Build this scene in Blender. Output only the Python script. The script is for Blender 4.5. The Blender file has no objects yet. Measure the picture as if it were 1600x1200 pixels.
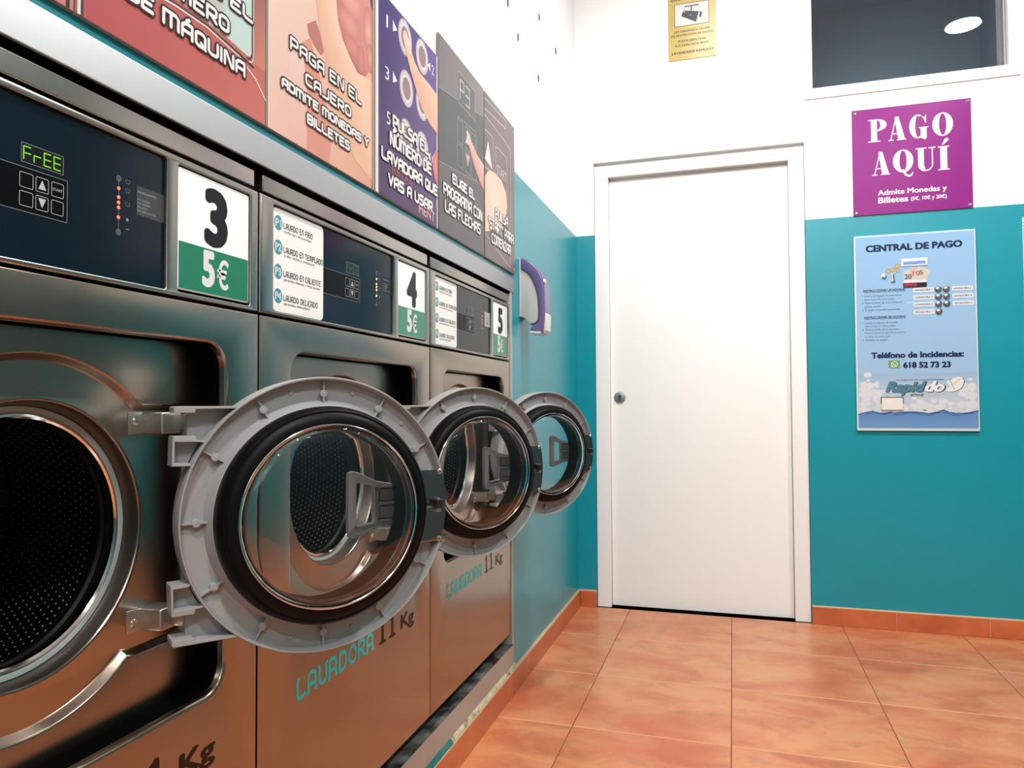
import bpy, bmesh, math, random
from mathutils import Vector, Matrix
from mathutils.geometry import tessellate_polygon
PI = math.pi
C = bpy.context.scene.collection
random.seed(7)

# ------------------------------------------------------------------ colour and material helpers
def lin(r, g, b, k=1.0):
    f = lambda c: (c/255/12.92 if c/255 <= .04045 else ((c/255+.055)/1.055)**2.4)
    return (f(r)*k, f(g)*k, f(b)*k, 1)
PR = .70
def pr(r, g, b): return lin(r, g, b, PR)

_mats = {}
def mat(name, col=None, rough=.5, metal=0., **kw):
    if name in _mats: return _mats[name]
    m = bpy.data.materials.new(name); m.use_nodes = True
    b = m.node_tree.nodes['Principled BSDF']
    if col: b.inputs['Base Color'].default_value = col
    b.inputs['Roughness'].default_value = rough; b.inputs['Metallic'].default_value = metal
    for k, v in kw.items(): b.inputs[k.replace('_', ' ')].default_value = v
    _mats[name] = m
    return m

class NT:
    """tiny node builder on a material"""
    def __init__(s, m):
        s.t = m.node_tree; s.b = s.t.nodes['Principled BSDF']
    def n(s, typ, **kw):
        x = s.t.nodes.new(typ)
        for k, v in kw.items(): setattr(x, k, v)
        return x
    def l(s, a, b): s.t.links.new(a, b)
    def val(s, sock, v):
        if isinstance(v, (int, float)): sock.default_value = v
        elif isinstance(v, tuple): sock.default_value = v
        else: s.l(v, sock)
    def math(s, op, a, b=0., c=None):
        x = s.n('ShaderNodeMath', operation=op); s.val(x.inputs[0], a); s.val(x.inputs[1], b)
        if c is not None: s.val(x.inputs[2], c)
        return x.outputs[0]
    def mix(s, f, a, b):
        x = s.n('ShaderNodeMix', data_type='RGBA'); s.val(x.inputs[0], f); s.val(x.inputs[6], a); s.val(x.inputs[7], b)
        return x.outputs[2]
    def pos(s, obj=False):
        o = s.n('ShaderNodeTexCoord').outputs['Object'] if obj else s.n('ShaderNodeNewGeometry').outputs['Position']
        x = s.n('ShaderNodeSeparateXYZ'); s.l(o, x.inputs[0])
        return o, x.outputs[0], x.outputs[1], x.outputs[2]
    def noise(s, vec, scale, detail=3., rough=.5, dist=0.):
        x = s.n('ShaderNodeTexNoise'); s.val(x.inputs['Vector'], vec); x.inputs['Scale'].default_value = scale
        x.inputs['Detail'].default_value = detail; x.inputs['Roughness'].default_value = rough; x.inputs['Distortion'].default_value = dist
        return x.outputs[0]
    def ramp(s, f, stops):
        x = s.n('ShaderNodeValToRGB'); s.val(x.inputs[0], f); e = x.color_ramp.elements
        while len(e) < len(stops): e.new(.5)
        for i, (p, c) in enumerate(stops): e[i].position = p; e[i].color = c
        return x.outputs[0]
    def comb(s, x, y, z):
        c = s.n('ShaderNodeCombineXYZ'); s.val(c.inputs[0], x); s.val(c.inputs[1], y); s.val(c.inputs[2], z)
        return c.outputs[0]
    def bump(s, h, strength, dist=.002):
        x = s.n('ShaderNodeBump'); s.val(x.inputs['Height'], h); x.inputs['Strength'].default_value = strength
        x.inputs['Distance'].default_value = dist; s.l(x.outputs[0], s.b.inputs['Normal'])

# ------------------------------------------------------------------ mesh helpers
def ML(u, v, h): return (h, u, v)          # left-wall frame: u along y, v up, h out of the wall (+x)
def MBK(u, v, h): return (u, -h, v)        # back-wall / door frame: u along x, v up, h towards the room (-y)

def rrect(u0, u1, v0, v1, r=0., n=6):
    if r <= 0: return [(u0, v0), (u1, v0), (u1, v1), (u0, v1)]
    o = []
    for cx, cy, a in ((u1-r, v0+r, -90), (u1-r, v1-r, 0), (u0+r, v1-r, 90), (u0+r, v0+r, 180)):
        for i in range(n+1):
            t = math.radians(a+90*i/n); o.append((cx+r*math.cos(t), cy+r*math.sin(t)))
    return o
def circ(cu, cv, r, n=48, rv=None, a0=0, a1=None):
    rv = rv or r
    if a1 is None: return [(cu+r*math.cos(2*PI*i/n), cv+rv*math.sin(2*PI*i/n)) for i in range(n)]
    return [(cu+r*math.cos(math.radians(a0+(a1-a0)*i/n)), cv+rv*math.sin(math.radians(a0+(a1-a0)*i/n))) for i in range(n+1)]
def area(p): return .5*sum(p[i-1][0]*p[i][1]-p[i][0]*p[i-1][1] for i in range(len(p)))
def offset(p, d):
    """move a closed loop outward by d"""
    if d == 0: return list(p)
    s = 1 if area(p) > 0 else -1
    o = []
    for i in range(len(p)):
        a, b, c = p[i-1], p[i], p[(i+1) % len(p)]
        n1 = Vector((b[1]-a[1], a[0]-b[0])).normalized(); n2 = Vector((c[1]-b[1], b[0]-c[0])).normalized()
        m = n1+n2; k = max(.35, m.dot(m)/2)
        o.append((b[0]+s*d*m.x/k, b[1]+s*d*m.y/k))
    return o

class MB:
    def __init__(s, mp=ML): s.mp = mp; s.v = []; s.f = []
    def add(s, pts, faces):
        k = len(s.v); s.v += [tuple(p) for p in pts]; s.f += [tuple(i+k for i in f) for f in faces]
    def ring(s, A, hA, B, hB):
        n = len(A); s.add([s.mp(*p, hA) for p in A]+[s.mp(*p, hB) for p in B], [(i, (i+1) % n, n+(i+1) % n, n+i) for i in range(n)])
    def face(s, loops, h):
        fl = [p for l in loops for p in l]
        tr = tessellate_polygon([[Vector((p[0], p[1], 0)) for p in l] for l in loops])
        s.add([s.mp(*p, h) for p in fl], tr)
    def panel(s, outer, holes, hf, hb, b=0., back=True, bo=None):
        bo = b if bo is None else bo
        s.face([offset(outer, -bo)]+[offset(h, b) for h in holes], hf)
        for lp, d, bb in [(outer, -1, bo)]+[(h, 1, b) for h in holes]:
            prev = (offset(lp, d*bb), hf)
            if bb > 0:
                for i in range(1, 5):
                    t = PI/2*i/4; cur = (offset(lp, d*bb*(1-math.sin(t))), hf-(1 if hf > hb else -1)*bb*(1-math.cos(t)))
                    s.ring(*prev, *cur); prev = cur
            s.ring(*prev, list(lp), hb)
        if back: s.face([outer]+list(holes), hb)
        return s
    def box(s, u0, u1, v0, v1, h0, h1, b=0.):
        lo, hi = min(h0, h1), max(h0, h1)
        if b: s.panel(rrect(u0, u1, v0, v1, b, 3), [], hi, lo, b)
        else: s.panel(rrect(u0, u1, v0, v1), [], hi, lo)
        return s
    def lathe(s, prof, cu, cv, n=64, closed=False):
        rows = [[s.mp(cu+r*math.cos(2*PI*i/n), cv+r*math.sin(2*PI*i/n), h) for i in range(n)] for r, h in prof]
        k = len(rows); pts = [p for r in rows for p in r]; fs = []
        for j in range(k if closed else k-1):
            a, b = j*n, ((j+1) % k)*n
            for i in range(n): fs.append((a+i, a+(i+1) % n, b+(i+1) % n, b+i))
        s.add(pts, fs); return s
    def cyl(s, cu, cv, r, h0, h1, n=24, b=0.):
        s.panel(circ(cu, cv, r, n), [], h1, h0, b); return s
    def build(s, name, m, parent=None, sharp=35, loc=None, fix=True):
        me = bpy.data.meshes.new(name); me.from_pydata(s.v, [], s.f)
        if fix:
            bm = bmesh.new(); bm.from_mesh(me)
            bmesh.ops.remove_doubles(bm, verts=bm.verts, dist=1e-6)
            bmesh.ops.dissolve_degenerate(bm, dist=1e-7, edges=bm.edges)
            bmesh.ops.recalc_face_normals(bm, faces=bm.faces); bm.to_mesh(me); bm.free()
        me.polygons.foreach_set('use_smooth', [True]*len(me.polygons)); me.set_sharp_from_angle(angle=math.radians(sharp))
        for x in (m if isinstance(m, (list, tuple)) else [m]): me.materials.append(x)
        o = bpy.data.objects.new(name, me); C.objects.link(o)
        if parent: o.parent = parent
        if loc: o.location = loc
        return o

def thing(name, label, cat, loc=(0, 0, 0), group=None):
    o = bpy.data.objects.new(name, None); C.objects.link(o); o.location = loc; o.empty_display_size = .05
    return tag(o, label, cat, group)
def tag(o, label, cat, group=None):
    o['label'] = label; o['category'] = cat
    if group: o['group'] = group
    return o
def struct(o): o['kind'] = 'structure'; return o
def lab(o, t): o['label'] = t; return o

# ------------------------------------------------------------------ printed artwork: flat coloured shapes in one mesh
class Art:
    def __init__(s, mp, h): s.mp = mp; s.h = h; s.v = []; s.f = []; s.c = []; s.k = 0
    def tris(s, pts, tr, col, layer=0):
        k = len(s.v); h = s.h+layer*.00012+(s.k % 40)*2.6e-6; s.k += 1
        s.v += [s.mp(p[0], p[1], h) for p in pts]
        for t in tr:
            a, b, c = (pts[i] for i in t[:3])
            if (b[0]-a[0])*(c[1]-a[1])-(c[0]-a[0])*(b[1]-a[1]) < 0: t = tuple(reversed(t))
            s.f.append(tuple(i+k for i in t))
            s.c.append([col[i] if isinstance(col, list) else col for i in t])
    def poly(s, loops, col, layer=0):
        if isinstance(loops[0][0], (int, float)): loops = [loops]
        fl = [p for l in loops for p in l]
        s.tris(fl, tessellate_polygon([[Vector((p[0], p[1], 0)) for p in l] for l in loops]), col, layer)
    def rect(s, u0, u1, v0, v1, col, layer=0, r=0.):
        p = rrect(u0, u1, v0, v1, r, 5)
        if r == 0 and not isinstance(col, list): s.tris(p, [(0, 1, 2, 3)], col, layer)
        elif r == 0: s.grid(u0, u1, v0, v1, col, layer)
        else: s.poly(p, col, layer)
    def grid(s, u0, u1, v0, v1, c, layer=0, n=10):
        """bilinear gradient; c = [bottom-left, bottom-right, top-right, top-left]"""
        pts = []; cols = []
        for j in range(n+1):
            for i in range(n+1):
                a, b = i/n, j/n; pts.append((u0+(u1-u0)*a, v0+(v1-v0)*b))
                cols.append(tuple((c[0][k]*(1-a)+c[1][k]*a)*(1-b)+(c[3][k]*(1-a)+c[2][k]*a)*b for k in range(4)))
        s.tris(pts, [(j*(n+1)+i, j*(n+1)+i+1, (j+1)*(n+1)+i+1, (j+1)*(n+1)+i) for j in range(n) for i in range(n)], cols, layer)
    def ell(s, cu, cv, ru, rv, col, layer=0, n=28, inner=None, a0=None, a1=None):
        if inner:
            if a0 is None: s.poly([circ(cu, cv, ru, n, rv), circ(cu, cv, inner[0], n, inner[1])], col, layer)
            else: s.poly(circ(cu, cv, ru, n, rv, a0, a1)+circ(cu, cv, inner[0], n, inner[1], a1, a0), col, layer)
        else: s.poly(circ(cu, cv, ru, n, rv), col, layer)
    def fan(s, cu, cv, loop, cin, cout, layer=0):
        """loop shaded from a middle colour to an edge colour (printed picture)"""
        n = len(loop); s.tris([(cu, cv)]+list(loop), [(0, i+1, (i+1) % n+1) for i in range(n)], [cin]+[cout]*n, layer)
    def line(s, pts, w, col, layer=0, closed=False, caps=6):
        pts = list(pts); m = len(pts)
        for i in range(m if closed else m-1):
            a, b = Vector(pts[i]), Vector(pts[(i+1) % m]); d = b-a
            if d.length < 1e-9: continue
            d = d.normalized(); q = Vector((-d.y, d.x))*w/2
            s.tris([tuple(a-q), tuple(b-q), tuple(b+q), tuple(a+q)], [(0, 1, 2, 3)], col, layer)
        if caps:
            for i, p in enumerate(pts): 
                if closed or 0 < i < m-1 or caps > 4: s.tris(circ(p[0], p[1], w/2, 8), [tuple(range(8))], col, layer)
    def text(s, t, u0, u1, v0, v1, col, layer=0, bold=0., shear=0.):
        """built-in face fitted so that it runs u0..u1 with baseline v0 and capital height v1"""
        pts, fs, x0, x1 = glyphs(t, 0, shear); sx = (u1-u0)/(x1-x0); sy = (v1-v0)/CAPH; d = bold*1.1
        for a, b in (((0, 0),) if bold < .015 else [(0, 0)]+[(d*math.cos(2*PI*i/(8 if d < .04 else 16)), .8*d*math.sin(2*PI*i/(8 if d < .04 else 16))) for i in range(8 if d < .04 else 16)]):
            s.tris([(u0+(p[0]+a-x0)*sx, v0+(p[1]+b)*sy) for p in pts], fs, col, layer)
    def strokes(s, t, u0, u1, v0, v1, w, col, layer=0, font=None, shadow=None, sw=0.):
        font = font or TECH; x = 0.; lay = []
        gap = .24
        for ch in t:
            if ch == ' ': x += .42; continue
            wd, ls = font[ch]; lay.append((x, ls)); x += wd+gap
        x -= gap; sx = (u1-u0)/x; sy = v1-v0
        for q, c, ly in ([(w+sw, shadow, layer)] if shadow else [])+[(w, col, layer+(1 if shadow else 0))]:
            for x0, ls in lay:
                for l in ls: s.line([(u0+(x0+a)*sx, v0+b*sy) for a, b in l], q, c, ly)
    def build(s, name, parent=None, m=None):
        me = bpy.data.meshes.new(name); me.from_pydata(s.v, [], s.f)
        at = me.color_attributes.new('Print', 'FLOAT_COLOR', 'CORNER'); i = 0
        buf = []
        for p, c in zip(me.polygons, s.c):
            for x in c: buf += list(x)
        at.data.foreach_set('color', buf)
        me.materials.append(m or print_mat())
        o = bpy.data.objects.new(name, me); C.objects.link(o)
        if parent: o.parent = parent
        return o
def print_mat(name='printed_vinyl', rough=.35):
    if name in _mats: return _mats[name]
    m = mat(name, None, rough, Specular_IOR_Level=.08 if name == 'panel_print' else .25); t = NT(m); a = t.n('ShaderNodeAttribute', attribute_name='Print'); t.l(a.outputs['Color'], t.b.inputs['Base Color'])
    return m
_gl = {}
def glyphs(t, bold, shear):
    k = (t, bold, shear)
    if k not in _gl:
        cu = bpy.data.curves.new('letters', 'FONT'); cu.body = t; cu.offset = bold; cu.shear = shear; cu.resolution_u = 3; cu.size = 1
        o = bpy.data.objects.new('letters', cu); C.objects.link(o)
        bpy.context.view_layer.update()
        me = bpy.data.meshes.new_from_object(o.evaluated_get(bpy.context.evaluated_depsgraph_get()))
        pts = [(v.co.x, v.co.y) for v in me.vertices]; fs = [tuple(p.vertices) for p in me.polygons]
        bpy.data.objects.remove(o); bpy.data.curves.remove(cu); bpy.data.meshes.remove(me)
        _gl[k] = (pts, fs, min(p[0] for p in pts), max(p[0] for p in pts))
    return _gl[k]
CAPH = 1.
CAPH = max(p[1] for p in glyphs('H', 0, 0)[0])

O_ = [(.15, 0), (.45, 0), (.6, .15), (.6, .85), (.45, 1), (.15, 1), (0, .85), (0, .15), (.15, 0)]
P_ = [(0, 0), (0, 1), (.5, 1), (.6, .88), (.6, .55), (.5, .42), (0, .42)]
A_ = [[(0, 0), (0, .78), (.2, 1), (.6, 1), (.6, 0)], [(0, .42), (.6, .42)]]
U_ = [(0, 1), (0, .15), (.15, 0), (.45, 0), (.6, .15), (.6, 1)]
TECH = {'A': (.6, A_), 'Á': (.6, A_+[[(.25, 1.2), (.42, 1.38)]]),
 'B': (.6, [[(0, 0), (0, 1), (.5, 1), (.6, .88), (.6, .62), (.5, .52), (0, .52)], [(.5, .52), (.6, .4), (.6, .12), (.5, 0), (0, 0)]]),
 'C': (.6, [[(.6, 1), (.15, 1), (0, .85), (0, .15), (.15, 0), (.6, 0)]]),
 'D': (.6, [[(0, 0), (0, 1), (.45, 1), (.6, .85), (.6, .15), (.45, 0), (0, 0)]]),
 'E': (.6, [[(.6, 1), (0, 1), (0, 0), (.6, 0)], [(0, .52), (.5, .52)]]), 'F': (.6, [[(0, 0), (0, 1), (.6, 1)], [(0, .52), (.5, .52)]]),
 'G': (.6, [[(.6, 1), (.15, 1), (0, .85), (0, .15), (.15, 0), (.6, 0), (.6, .48), (.3, .48)]]),
 'H': (.6, [[(0, 0), (0, 1)], [(.6, 0), (.6, 1)], [(0, .5), (.6, .5)]]), 'I': (.02, [[(.01, 0), (.01, 1)]]), 'J': (.6, [[(0, 0), (.45, 0), (.6, .15), (.6, 1)]]),
 'L': (.6, [[(0, 1), (0, .15), (.15, 0), (.6, 0)]]), 'M': (.85, [[(0, 0), (0, 1), (.7, 1), (.85, .85), (.85, 0)], [(.42, 1), (.42, 0)]]),
 'N': (.6, [[(0, 0), (0, 1), (.12, 1), (.48, 0), (.6, 0), (.6, 1)]]), 'O': (.6, [O_]), 'P': (.6, [P_]), 'Q': (.6, [O_, [(.34, .28), (.62, -.06)]]),
 'R': (.6, [P_, [(.22, .42), (.6, 0)]]),
 'S': (.6, [[(.6, 1), (.1, 1), (0, .88), (0, .62), (.1, .52), (.5, .52), (.6, .4), (.6, .12), (.5, 0), (0, 0)]]),
 'T': (.6, [[(0, 1), (.6, 1)], [(.3, 1), (.3, 0)]]), 'U': (.6, [U_]), 'Ú': (.6, [U_, [(.25, 1.2), (.42, 1.38)]]),
 'V': (.6, [[(0, 1), (.3, 0), (.6, 1)]]), 'Y': (.6, [[(0, 1), (.3, .5), (.6, 1)], [(.3, .5), (.3, 0)]]), 'Z': (.6, [[(0, 1), (.6, 1), (0, 0), (.6, 0)]]),
 '"': (.15, [[(0, 1), (0, .8)], [(.15, 1), (.15, .8)]])}
arch = lambda h: circ(.25, .75, .25, 8, .25, 180, 0)
AA = [[(0, -.02), (0, .75)]+circ(.25, .75, .25, 8, .25, 180, 0)+[(.5, 0), (.58, 0)], [(0, .38), (.5, .38)], [(-.06, 0), (.04, 0)]]
ARC = {'L': (.5, [[(.1, 1), (0, .9), (0, .12), (.1, 0), (.35, 0), (.48, .1)]]), 'A': (.56, AA),
 'V': (.5, [[(-.06, 1), (0, .98), (0, .25)]+circ(.25, .25, .25, 8, .25, 180, 360)+[(.5, .95), (.56, 1)]]),
 'D': (.55, [[(0, 0), (.02, 1)]+circ(.2, .65, .35, 8, .35, 90, 0)+circ(.2, .35, .35, 8, .35, 0, -90)+[(0, 0)]]),
 'O': (.62, [circ(.31, .5, .31, 20, .5)+[(.62, .5)]]),
 'R': (.55, [[(0, 0), (0, 1)]+circ(.25, .73, .27, 8, .27, 90, -90)+[(0, .46)], [(.25, .46), (.5, 0), (.58, 0)]]),
 'E': (.48, [[(.48, 1), (.1, 1), (0, .85), (0, .15), (.1, 0), (.48, 0)], [(0, .52), (.4, .52)]]),
 'N': (.5, [[(0, 0), (0, .75)]+circ(.25, .75, .25, 8, .25, 180, 0)+[(.5, 0)]]), 'F': (.48, [[(0, 0), (0, .85), (.1, 1), (.48, 1)], [(0, .5), (.4, .5)]]),
 'Í': (.06, [[(.03, 0), (.03, 1)], [(.0, 1.15), (.12, 1.3)]]), 'I': (.06, [[(.03, 0), (.03, 1)]]), 'C': (.48, [[(.48, 1), (.2, 1), (0, .8), (0, .2), (.2, 0), (.48, 0)]]),
 'T': (.5, [[(0, 1), (.5, 1)], [(.25, 1), (.25, 0)]]), 'M': (.8, [[(0, 0), (0, .8), (.2, 1), (.4, .8), (.4, 0)], [(.4, .8), (.6, 1), (.8, .8), (.8, 0)]]),
 'P': (.5, [[(0, 0), (0, 1)]+circ(.23, .73, .27, 8, .27, 90, -90)+[(0, .46)]])}
SEG = {'F': 'aefg', 'r': 'eg', 'E': 'adefg', 'P': 'abefg', '3': 'abcdg'}
def seg7(A, t, u0, u1, v0, v1, w, col, layer):
    n = len(t); cw = (u1-u0)/n; hm = (v0+v1)/2
    for i, ch in enumerate(t):
        a, b = u0+i*cw+cw*.14, u0+i*cw+cw*.8
        S = {'a': ((a, v1), (b, v1)), 'd': ((a, v0), (b, v0)), 'g': ((a, hm), (b, hm)), 'f': ((a, hm), (a, v1)), 'e': ((a, v0), (a, hm)), 'b': ((b, hm), (b, v1)), 'c': ((b, v0), (b, hm))}
        for k in SEG[ch]: A.line(S[k], w, col, layer)

# ------------------------------------------------------------------ materials
TEAL = lin(30, 150, 160, .80)
def wall_paint():
    m = mat('two_tone_wall_paint', None, .30, Specular_IOR_Level=.55); t = NT(m); o, x, y, z = t.pos()
    n = t.noise(o, 3., 4.)
    edge = t.math('ADD', z, t.math('MULTIPLY', t.math('SUBTRACT', t.noise(o, 60., 2.), .5), .004))
    teal = t.mix(n, lin(6, 144, 160, .84), lin(12, 154, 170, .84))
    c = t.mix(t.math('GREATER_THAN', edge, 1.781), teal, (.80, .80, .79, 1)); t.l(c, t.b.inputs['Base Color'])
    t.bump(t.noise(o, 220., 3.), .12, .001)
    return m
WALL = wall_paint()
WHITEP = mat('white_wall_paint', (.80, .80, .79, 1), .6)
DOORW = mat('white_lacquer', (.86, .85, .825, 1), .35)
FRAMEW = mat('white_painted_wood', (.82, .81, .79, 1), .4)

def floor_mat():
    m = mat('terracotta_floor_tile', None, .28); t = NT(m); o, x, y, z = t.pos()
    tx = t.math('DIVIDE', t.math('SUBTRACT', x, .247), .4565); ty = t.math('DIVIDE', t.math('ADD', y, -.005), .4325)
    fx, fy = t.math('FRACT', t.math('ADD', tx, 40.)), t.math('FRACT', t.math('ADD', ty, 40.))
    ix, iy = t.math('FLOOR', tx), t.math('FLOOR', ty)
    rnd = t.math('FRACT', t.math('MULTIPLY', t.math('SINE', t.math('ADD', t.math('MULTIPLY', ix, 12.99), t.math('MULTIPLY', iy, 78.23))), 437.5))
    v = t.comb(t.math('ADD', t.math('MULTIPLY', x, 2.7), t.math('MULTIPLY', rnd, 31.)), t.math('ADD', t.math('MULTIPLY', y, 4.6), t.math('MULTIPLY', rnd, 17.)), 0.)
    n1 = t.noise(v, 1.35, 6., .62, .5)
    c = t.ramp(n1, [(.30, lin(204, 118, 80, .61)), (.44, lin(222, 142, 100, .63)), (.56, lin(232, 162, 118, .64)), (.70, lin(226, 174, 132, .63))])
    n2 = t.noise(v, 3.1, 4., .6, .8)
    c = t.mix(t.math('MULTIPLY', t.ramp(n2, [(.60, (0, 0, 0, 1)), (.74, (1, 1, 1, 1))]), .30), c, lin(160, 106, 74, .60))
    n3 = t.noise(t.comb(x, y, 7.), 2.2, 3.)
    c = t.mix(t.math('MULTIPLY', t.ramp(n3, [(.55, (0, 0, 0, 1)), (.7, (1, 1, 1, 1))]), .55), c, lin(214, 106, 64, .62))
    n4 = t.noise(v, 2.1, 6., .7, 1.2)
    c = t.mix(t.math('MULTIPLY', t.ramp(n4, [(.54, (0, 0, 0, 1)), (.66, (1, 1, 1, 1))]), .45), c, lin(164, 128, 94, .60))
    ex = t.math('MINIMUM', fx, t.math('SUBTRACT', 1., fx)); ey = t.math('MINIMUM', fy, t.math('SUBTRACT', 1., fy))
    gx, gy = t.math('LESS_THAN', ex, .0042), t.math('LESS_THAN', ey, .0065)
    g = t.math('MAXIMUM', gx, gy)
    c = t.mix(gy, c, lin(238, 182, 142, .66)); c = t.mix(gx, c, lin(176, 108, 70, .58)); c = t.mix(t.math('LESS_THAN', ex, .0016), c, lin(120, 70, 44, .58)); mx = t.n('ShaderNodeMix', data_type='RGBA', blend_type='MULTIPLY'); mx.inputs[0].default_value = 1.; t.l(c, mx.inputs[6]); mx.inputs[7].default_value = (1.04, .90, .76, 1); t.l(mx.outputs[2], t.b.inputs['Base Color'])
    t.l(t.math('ADD', t.math('MULTIPLY', g, .4), t.math('ADD', .2, t.math('MULTIPLY', n2, .12))), t.b.inputs['Roughness'])
    h = t.math('ADD', t.math('MULTIPLY', t.math('MINIMUM', t.math('MINIMUM', ex, ey), .012), 30.), t.math('MULTIPLY', t.noise(o, 9., 3.), .25))
    t.bump(h, .35, .003)
    return m
FLOOR = floor_mat()
def skirting_mat(axis):
    m = mat('terracotta_skirting_tile_'+axis, None, .35); t = NT(m); o, x, y, z = t.pos()
    s = y if axis == 'y' else x; off = .06 if axis == 'y' else .007
    f = t.math('FRACT', t.math('ADD', t.math('DIVIDE', t.math('ADD', s, off), .345), 30.))
    j = t.math('LESS_THAN', t.math('MINIMUM', f, t.math('SUBTRACT', 1., f)), .0045)
    c = t.ramp(t.noise(o, 7., 4., .6), [(.3, lin(178, 86, 50, .95)), (.7, lin(206, 112, 68, .98))])
    c = t.mix(j, c, lin(200, 150, 112, .8))
    c = t.mix(t.math('GREATER_THAN', z, .0752), c, lin(222, 182, 142, .8)); t.l(c, t.b.inputs['Base Color'])
    return m

def steel(name, v, rough, warm=0., streak=0.):
    m = mat(name, None, rough, 1.); t = NT(m); o, x, y, z = t.pos()
    n = t.noise(t.comb(t.math('MULTIPLY', x, 4.), t.math('MULTIPLY', y, 4.), t.math('MULTIPLY', z, 1.2)), 3., 4.)
    a = tuple(q*.94 for q in v)+(1,); b = tuple(q*1.06 for q in v)+(1,)
    t.l(t.mix(n, a, b), t.b.inputs['Base Color'])
    t.l(t.math('ADD', rough-.03, t.math('MULTIPLY', n, .06)), t.b.inputs['Roughness'])
    if streak: t.bump(t.noise(t.comb(t.math('MULTIPLY', x, 2.), t.math('MULTIPLY', y, 2.), t.math('MULTIPLY', z, 300.)), 1., 2.), streak, .0005)
    return m
STEEL = steel('stainless_front', (.365, .30, .245), .25)
STEEL2 = steel('stainless_fascia', (.36, .335, .30), .25)
CHROME = mat('polished_steel', (.72, .72, .71, 1), .09, 1.)
PRING = mat('satin_steel_ring', (.20, .175, .155, 1), .33, 1.)
HINGE = mat('nickel_hinge', (.50, .48, .44, 1), .38, 1.)
ALU = mat('aluminium_strip', (.50, .515, .52, 1), .5, 1.)
BLACK = mat('black_plastic', (.006, .006, .007, 1), .45)
GAP = mat('dark_cavity', (.002, .002, .002, 1), .9, Specular_IOR_Level=0.)  # near-black without sheen: shade of the gaps put into the colour
RUBBER = mat('black_rubber', (.0025, .0025, .003, 1), .42, Specular_IOR_Level=.12)
SEAL = mat('grey_rubber_seal', lin(178, 190, 188, .62), .45)
GREYPL = mat('grey_moulded_plastic', lin(178, 178, 178, .70), .38)
LILAC = mat('grey_grip_pad', lin(128, 124, 134, .6), .5)
GLASS = mat('clear_glass', (1, 1, 1, 1), .0, 0., IOR=1.45, Transmission_Weight=1., Specular_IOR_Level=.14)
LATCH = mat('latch_steel', (.30, .30, .30, 1), .14, 1.)
PANEL = mat('dark_glossy_panel', (.004, .010, .018, 1), .14, Specular_IOR_Level=.22)
def drum_mat():
    m = mat('perforated_drum_steel', None, .45, .2); t = NT(m); o, x, y, z = t.pos(True)
    r = t.math('SQRT', t.math('ADD', t.math('MULTIPLY', y, y), t.math('MULTIPLY', z, z)))
    an = t.math('ARCTAN2', z, y)
    side = t.math('GREATER_THAN', r, .236)
    V1 = t.math('DIVIDE', x, .0105); U1 = t.math('DIVIDE', t.math('MULTIPLY', an, .24), .0115)
    V2 = t.math('DIVIDE', z, .012); U2 = t.math('DIVIDE', y, .0125)
    V = t.math('ADD', t.math('MULTIPLY', side, V1), t.math('MULTIPLY', t.math('SUBTRACT', 1., side), V2))
    U = t.math('ADD', t.math('MULTIPLY', side, U1), t.math('MULTIPLY', t.math('SUBTRACT', 1., side), U2))
    iv = t.math('FLOOR', V); U = t.math('ADD', U, t.math('MULTIPLY', iv, .5))
    du = t.math('SUBTRACT', t.math('FRACT', t.math('ADD', U, 60.)), .5); dv = t.math('SUBTRACT', t.math('FRACT', t.math('ADD', V, 60.)), .5)
    d = t.math('SQRT', t.math('ADD', t.math('MULTIPLY', du, du), t.math('MULTIPLY', dv, dv)))
    dot = t.math('MULTIPLY', t.math('LESS_THAN', d, .13), side)  # light caught at the holes, painted as pale dots
    hexr = t.math('MULTIPLY', t.math('GREATER_THAN', d, .42), t.math('MULTIPLY', t.math('SUBTRACT', 1., side), t.math('LESS_THAN', x, -.3)))
    c = t.mix(dot, (.004, .004, .0045, 1), (.52, .50, .46, 1)); c = t.mix(hexr, c, (.07, .085, .09, 1))
    t.l(c, t.b.inputs['Base Color']); t.b.inputs['Specular IOR Level'].default_value = .15
    return m
DRUM = drum_mat()

# ------------------------------------------------------------------ the room
YB, RX, CZ = -6.2, 2.75, 3.3
S3 = (-2.467, -1.785, -1.103)            # right-hand seams of the three machines
PW = .682
MY0, MY1 = S3[0]-PW-.002, -1.0862
wl = MB(ML)
wl.panel(rrect(YB, .0, -.02, CZ), [rrect(MY0, MY1, .09, 1.349)], 0, -.12)
struct(wl.build('wall_left', WALL))
struct(MB(ML).box(MY0-.02, MY1+.02, .0, 1.4, -.74, -.72).build('trim_4', GAP))
wb = MB(MBK)
wb.panel(rrect(-.12, RX, -.02, CZ), [rrect(.090, 1.040, .0, 2.132), rrect(1.079, 1.838, 2.366, 2.99)], 0, -.14)
struct(wb.build('wall_back', WALL))
struct(MB(ML).box(YB, 0, -.02, CZ, RX, RX+.12).build('wall_right', mat('dull_grey_green_paint', (.06, .115, .118, 1), .5)))
struct(MB(MBK).box(-.12, RX+.12, -.02, CZ, -YB, -YB+.12).build('wall_rear', WALL))
f = MB(ML); f.add([(-.02, YB-.1, 0), (RX+.1, YB-.1, 0), (RX+.1, .12, 0), (-.02, .12, 0)], [(0, 1, 2, 3)]); f.add([(-.02, YB-.1, -.05), (RX+.1, YB-.1, -.05), (RX+.1, .12, -.05), (-.02, .12, -.05)], [(3, 2, 1, 0)])
struct(f.build('floor', FLOOR, fix=False))
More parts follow.
